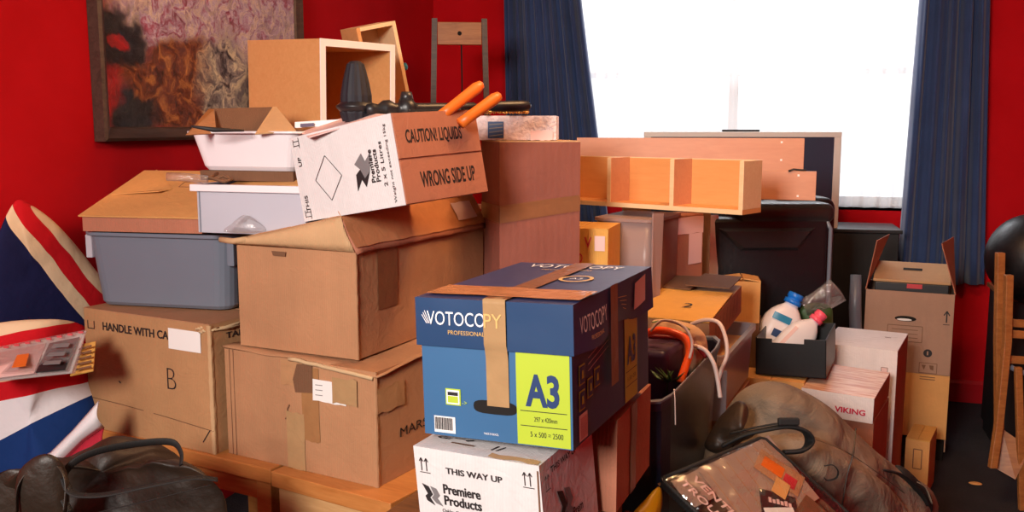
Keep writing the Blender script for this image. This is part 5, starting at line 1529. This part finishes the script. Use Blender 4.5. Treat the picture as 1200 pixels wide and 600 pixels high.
# ball and dark cabinet, folded wooden chair
bc = at(1212, 303, 4.42); br = .215
n_ = 40; mb = MB()
mb.loft([[(br * math.sin(PI * j / 24) * math.cos(2 * PI * k / n_), br * math.sin(PI * j / 24) * math.sin(2 * PI * k / n_), -br * math.cos(PI * j / 24)) for k in range(n_)] for j in range(1, 24)], 'black_leather')
o = mb.build('exercise_ball', None, Matrix.Translation(bc)); tag(o, 'shiny black exercise ball at the right edge', 'ball')
zb = bc.z - br
q = at(1170, 400, 4.5)
r = root('dark_cabinet', 'dark wooden cabinet under the black ball at the right edge', 'cabinet', pose((q.x + .27, q.y + .22, 0), 0))
MB().box(-.22, .38, -.10, .35, .06, zb - .022, 'black_panel').build('cabinet_body', r); MB().box(-.235, .39, -.115, .36, zb - .021, zb - .001, 'dark_wood').build('cabinet_top', r)
MB().box(-.21, .37, -.08, .34, 0, .06, 'black_panel').build('plinth', r)
r = root('folding_chair', 'folded honey-brown wooden chair leaning at the right edge', 'chair', Matrix.Translation(atz(1180, 545, 0)))
q0 = atz(1180, 545, 0)
def bar(name, pts, w, th, m='chair_wood'):
    P = [at(*p) - q0 for p in pts]; mb = MB()
    side = AX * w / 2 if abs((P[-1] - P[0]).z) > .05 else Vector((0, 0, w / 2)); dpt = AF.copy(); dpt.z = 0; dpt = dpt.normalized() * th / 2
    L = [[p - side - dpt, p + side - dpt, p + side + dpt, p - side + dpt] for p in P]
    mb.loft(L, m, False); return mb.build(name, r, bevel=.003)
d_c = 4.02
def gl(px, py): return (px, py, 4.02)
bar('front_leg', [(1172, 296, 4.10), (1170, 400, 4.08), (1171, 520, 4.06), (1171, 545, 4.05)], .034, .03)
bar('front_leg', [(1214, 300, 4.0), (1212, 545, 3.98)], .034, .03)
bar('rear_leg', [(1182, 322, 3.98), (1180, 400, 3.97), (1170, 500, 3.93), (1163, 548, 3.9)], .032, .028)
bar('rear_leg', [(1226, 322, 3.98), (1216, 400, 3.97), (1206, 548, 3.9)], .032, .028)
for y in (378, 391, 421):
    bar('back_slat', [(1180, y, 4.0)] * 1 + [(1225, y + 3, 4.0)], .035, .012)
for o_ in [c for c in r.children if c.name.startswith('back_slat')]: pass
mb = MB()
slab(mb, at(1174, 502, 3.98) - q0, at(1208, 526, 3.92) - q0, at(1190, 562, 3.9) - q0, at(1160, 545, 3.96) - q0, .02, 'chair_wood'); mb.build('foot_board', r)
mb = MB(); mb.tube([at(1184, 430, 3.99) - q0, at(1196, 436, 3.98) - q0, at(1212, 440, 3.98) - q0], .012, 'grey_plastic'); mb.build('hinge', r)
bar('stretcher', [(1193, 430, 3.97), (1198, 600, 3.9)], .03, .02)

# crumb on carpet
q = atz(1143, 568, 0)
mb = MB(); inflate(mb, [q + Vector((.03 * math.cos(a), .02 * math.sin(a), .006)) for a in [PI / 3 * k for k in range(6)]], 'kraft_orange', .006, .004, 4, normal=Vector((0, 0, 1)))
tag(mb.build('cardboard_scrap'), 'tiny orange-brown scrap on the dark carpet', 'scrap')

# ================================================================== KHAKI BAG
t = NT('khaki_canvas'); n = t.noise(4, 5); n2 = t.noise(300, 2)
t.base(t.ramp(n, [(.3, rgb(104, 90, 76)), (.7, rgb(138, 120, 102))])); t.set(Roughness=.85)
t.bump(t.math('ADD', t.math('MULTIPLY', t.noise(9, 5, dist=.8), 2), t.math('MULTIPLY', n2, .1)), .6, .02); M['khaki'] = t.m
pk = [(826, 600, -.05), (822, 560, -.02), (826, 520, .05), (845, 490, .1), (864, 463, .12), (888, 449, .12), (915, 448, .12), (945, 460, .14), (975, 480, .18), (1003, 508, .24), (1030, 532, .32), (1062, 555, .42), (1090, 574, .5), (1094, 610, .5), (1080, 680, .45), (1000, 700, .3), (900, 740, .05), (850, 735, -.05)]
dk = 2.67
ck = at(sum(p[0] for p in pk) / len(pk), sum(p[1] for p in pk) / len(pk), dk + .2)
kb = root('khaki_bag', 'big slumped khaki canvas bag with black straps on the carpet', 'bag', camframe(ck)); inv = camframe(ck).inverted()
mb = MB(); inflate(mb, [inv @ at(x, y, dk + z) for x, y, z in pk], 'khaki', .22, .05, 40, .055, 6, 8, .5, normal=Vector((0, -1, 0)), nper=4)
mb.build('bag_body', kb)
pk2 = [(840, 560, -.03), (880, 520, 0), (930, 508, .03), (975, 520, .06), (1010, 545, .14), (1045, 575, .26), (1065, 610, .3), (1050, 690, .3), (940, 720, .1), (850, 660, -.05)]
mb = MB(); inflate(mb, [inv @ at(x, y, 2.57 + z) for x, y, z in pk2], 'khaki', .12, .06, 30, .04, 8, 3, .5, normal=Vector((0, -1, 0)), nper=4)
mb.build('front_lobe', kb)
mb = MB(); inflate(mb, [inv @ at(x, y, 2.60) for x, y in ((826, 524), (836, 500), (852, 482), (868, 470), (876, 480), (868, 500), (884, 508), (862, 520), (846, 532))], 'dark_bag', .06, .05, 12, .03, 14, 2, .5, normal=Vector((0, -1, 0)), nper=4)
mb.build('dark_flap', kb)
def S_(pts, d, w, m, nm): return strap(kb, inv, pts, d, w, m, nm)
S_([(848, 522, .02), (872, 510, .0), (900, 503, -.02), (925, 500, -.02), (944, 506, -.02), (949, 518, -.02), (940, 528, -.04), (918, 530, -.04)], 2.44, .024, 'webbing', 'strap')
S_([(856, 508, .04), (890, 500, .0), (920, 496, -.02), (940, 502, -.02)], 2.43, .010, 'webbing', 'strap')
mb = MB(); q = inv @ at(924, 494, 2.40); mb.box(q.x - .028, q.x + .028, q.y - .008, q.y + .008, q.z - .010, q.z + .010, 'webbing'); mb.build('buckle', kb, bevel=.004)
S_([(966, 546, 0), (976, 545, 0), (982, 552, 0), (980, 560, 0), (970, 563, 0), (966, 560, 0)], 2.46, .0045, 'webbing', 'hook')
S_([(1003, 502, .06), (1000, 530, .0), (992, 560, -.02), (986, 600, -.03)], 2.585, .0022, 'dark_bag', 'seam')
S_([(945, 512, -.05), (985, 526, .0), (1020, 548, .1), (1060, 578, .25)], 2.505, .0022, 'dark_bag', 'seam')
S_([(1030, 550, .0), (1055, 556, .06), (1075, 574, .12), (1085, 592, .14)], 2.83, .016, 'webbing', 'strap')
mb = MB(); inflate(mb, [inv @ at(x, y, 3.01) for x, y in ((1048, 548), (1060, 548), (1078, 565), (1090, 580), (1092, 598), (1080, 604), (1062, 580))], 'webbing', .03, .03, 8, .01, 14, normal=Vector((0, -1, 0))); mb.build('end_cap', kb)
S_([(1075, 565, -.02), (1085, 572, -.02), (1092, 590, -.02)], 2.97, .006, 'khaki', 'piping')

# ================================================================== CLEAR ZIP BAG
A, B, Cc = at(774, 562, 2.20), at(893, 513, 2.40), at(1004, 612, 2.28)
D = A + (Cc - B)
cz_ = (A + B + Cc + D) / 4
e1 = (B - A).normalized(); nrm = (B - A).cross(D - A).normalized()
if nrm.z < 0: nrm = -nrm
e2 = nrm.cross(e1).normalized()
if e2.dot(D - A) > 0: e2 = -e2    # e2 points from D side to A..B side (away from camera)
Mz = Matrix((e1, e2, nrm)).transposed().to_4x4(); Mz.translation = cz_
W1, W2 = (B - A).length, abs((D - A).dot(e2)); sk = (D - A).dot(e1)
r = root('clear_zip_bag', 'clear plastic zip bag with black piping, holding papers, in front of the khaki bag', 'bag', Mz)
def lz(u, v, z=0):  # u along A->B, v from A-side (0) to D-side (1)
    q = A + (B - A) * u + (D - A) * v
    l = Mz.inverted() @ q; return Vector((l.x, l.y, z))
def rc(u, v): return u, v
def bulge(u, v): 
    return .030 * (max(0, 1 - abs(2 * u - 1) ** 3) * max(0, 1 - abs(2 * v - 1) ** 3)) ** .6
def wr(u, v, s=0): return .009 * noise.fractal(Vector((u * 5, v * 5, s)), 1, 2, 3)
mb = MB(); mb.grid(lambda u, v: lz(u, v, .004 + bulge(u, v) + wr(u, v) * min(1, 30 * u * (1 - u) * v * (1 - v))), 40, 40, 'pvc'); mb.build('clear_front', r, fix=False)
mb = MB(); mb.grid(lambda u, v: lz(u, v, -.02 - bulge(u, v) * .6), 12, 12, 'kraft_dark'); mb.build('dark_back', r, fix=False)
mb = MB()
per = [(.03, 0), (.5, 0), (.97, 0), (1, .03), (1, .5), (1, .97), (.97, 1), (.5, 1), (.03, 1), (0, .97), (0, .5), (0, .03), (.03, 0)]
mb.tube([lz(u, v, .004) for u, v in per], .0055, 'webbing', n=8); mb.build('black_piping', r)
mb = MB()
for i in range(len(per) - 1):
    a, b = lz(*per[i]), lz(*per[i + 1]); slab(mb, a + Vector((0, 0, -.02)), b + Vector((0, 0, -.02)), b + Vector((0, 0, .004)), a + Vector((0, 0, .004)), .002, 'webbing')
mb.build('side_gusset', r)
def card(name, label, u, v, w, h, ang, z, m, cat='paper', draw=None):
    c = lz(u, v, z); mb = MB(); ca, sa = math.cos(R(ang)), math.sin(R(ang))
    T = Matrix.Translation(Mz @ c) @ Mz.to_3x3().to_4x4() @ Matrix.Rotation(R(ang), 4, 'Z')
    mb.box(-w / 2, w / 2, -h / 2, h / 2, 0, .002, m)
    if draw: draw(mb)
    return tag(mb.build(name, None, T), label, cat)
def stripes(mb):
    for i in range(7): mb.box(-.115 + i * .036, -.113 + i * .036, -.09, .09, .0021, .0026, 'kraft_b')
card('striped_sheet', 'striped grey-pink folded sheet inside the clear zip bag', .60, .38, .27, .20, 4, .004, 'grey_print', draw=stripes)
card('brown_sheet', 'tan cloth-like sheet filling the far edge of the clear zip bag', .52, .17, .36, .08, 2, .001, 'grey_print')
def rd(mb): mb.box(-.05, .01, -.015, .02, .0021, .003, 'orange_rubber'); mb.box(.015, .05, -.025, .01, .0021, .003, 'ink_red')
card('red_booklet', 'orange and red printed booklet at the far corner inside the zip bag', .82, .35, .13, .07, -60, .008, 'kraft_b', 'booklet', rd)
def bl(mb):
    for i in range(6): mb.box(-.028 + i * .011, -.020 + i * .011, .012, .026 - .003 * (i % 2), .0021, .0026, 'pink_paper')
card('black_label', 'small black label card with pale lettering inside the zip bag', .54, .63, .10, .09, -35, .010, 'ink', 'label', bl)
def yl(mb): mb.box(-.03, .02, -.012, .012, .0021, .0028, 'lime_dull')
card('white_label', 'small white and yellow label below the black card inside the zip bag', .48, .70, .085, .05, -20, .016, 'paper', 'label', yl)
card('brown_tag', 'brown swing tag on the right inside the zip bag', .70, .48, .05, .04, 30, .012, 'kraft_orange', 'label')
card('dark_leaf', 'dark crumpled paper at the near right inside the zip bag', .66, .80, .12, .07, 20, .010, 'kraft_dark', 'paper')
mb = MB()
for s_, v0 in (('VENTILE', .11), ('TROUSERS', .01)):
    vs, fs = text_geo(s_, .02)
    mb.add([lz(.045 + v0 + b * .055, .10 + a * (.55 if v0 > .1 else .62), .006 + bulge(.05, .3)) for a, b in vs], fs, 'pink_paper')
mb.build('printed_lettering', r)

# ================================================================== LIGHTS
W = bpy.data.worlds.new('daylight'); SC.world = W; W.use_nodes = True
bg = W.node_tree.nodes['Background']; bg.inputs[0].default_value = (.93, .97, 1, 1); bg.inputs[1].default_value = 1.75


def area(name, loc, target, size, power, col, sy=None):
    l = bpy.data.lights.new(name, 'AREA'); l.energy = power; l.size = size; l.color = col
    if sy: l.shape = 'RECTANGLE'; l.size_y = sy
    o = bpy.data.objects.new(name, l); COL.objects.link(o); o.location = loc
    o.rotation_euler = (Vector(target) - Vector(loc)).to_track_quat('-Z', 'Y').to_euler(); return o


area('window_daylight', ((WX0 + WX1) / 2, YB + 1.2, 3.5), (-.4, YB - 1.5, 1.0), 2.6, 230, (.9, .95, 1), 1.3)
lo_ = area('room_lamp', (-.95, -1.7, 2.5), (-.75, 3, 1.2), .9, 90, (1, .91, .84)); lo_.data.spread = R(100)
for i, (x, y) in enumerate(((-.3, 2.55), (-.05, 2.7), (-.15, 2.85))):
    l = bpy.data.lights.new('ceiling_bulb', 'POINT'); l.energy = 27; l.color = (1, .56, .26); l.shadow_soft_size = .06
    o = bpy.data.objects.new('ceiling_bulb', l); COL.objects.link(o); o.location = (x, y, 2.7)

for o in COL.objects:
    k = o.name.split('.')[0]
    g = {'long_curtain': 'navy curtains beside the window', 'detergent_bottle': 'bottles in the black crate', 'wooden_board': 'loose beech boards before the television',
         'white_cable': 'pale cables hanging out of the dark crate', 'plastic_bag': 'plastic bags on the floor by the brown carton'}.get(k)
    if g and 'label' in o: o['group'] = g
SC.view_settings.view_transform = 'Standard'; SC.view_settings.look = 'None'; SC.view_settings.gamma = 1
SC.view_settings.use_curve_mapping = False
SC.view_settings.exposure = -0.38
SC.cycles.use_denoising = True
SC.cycles.max_bounces = 8; SC.cycles.transparent_max_bounces = 12
SC.cycles.sample_clamp_indirect = 6
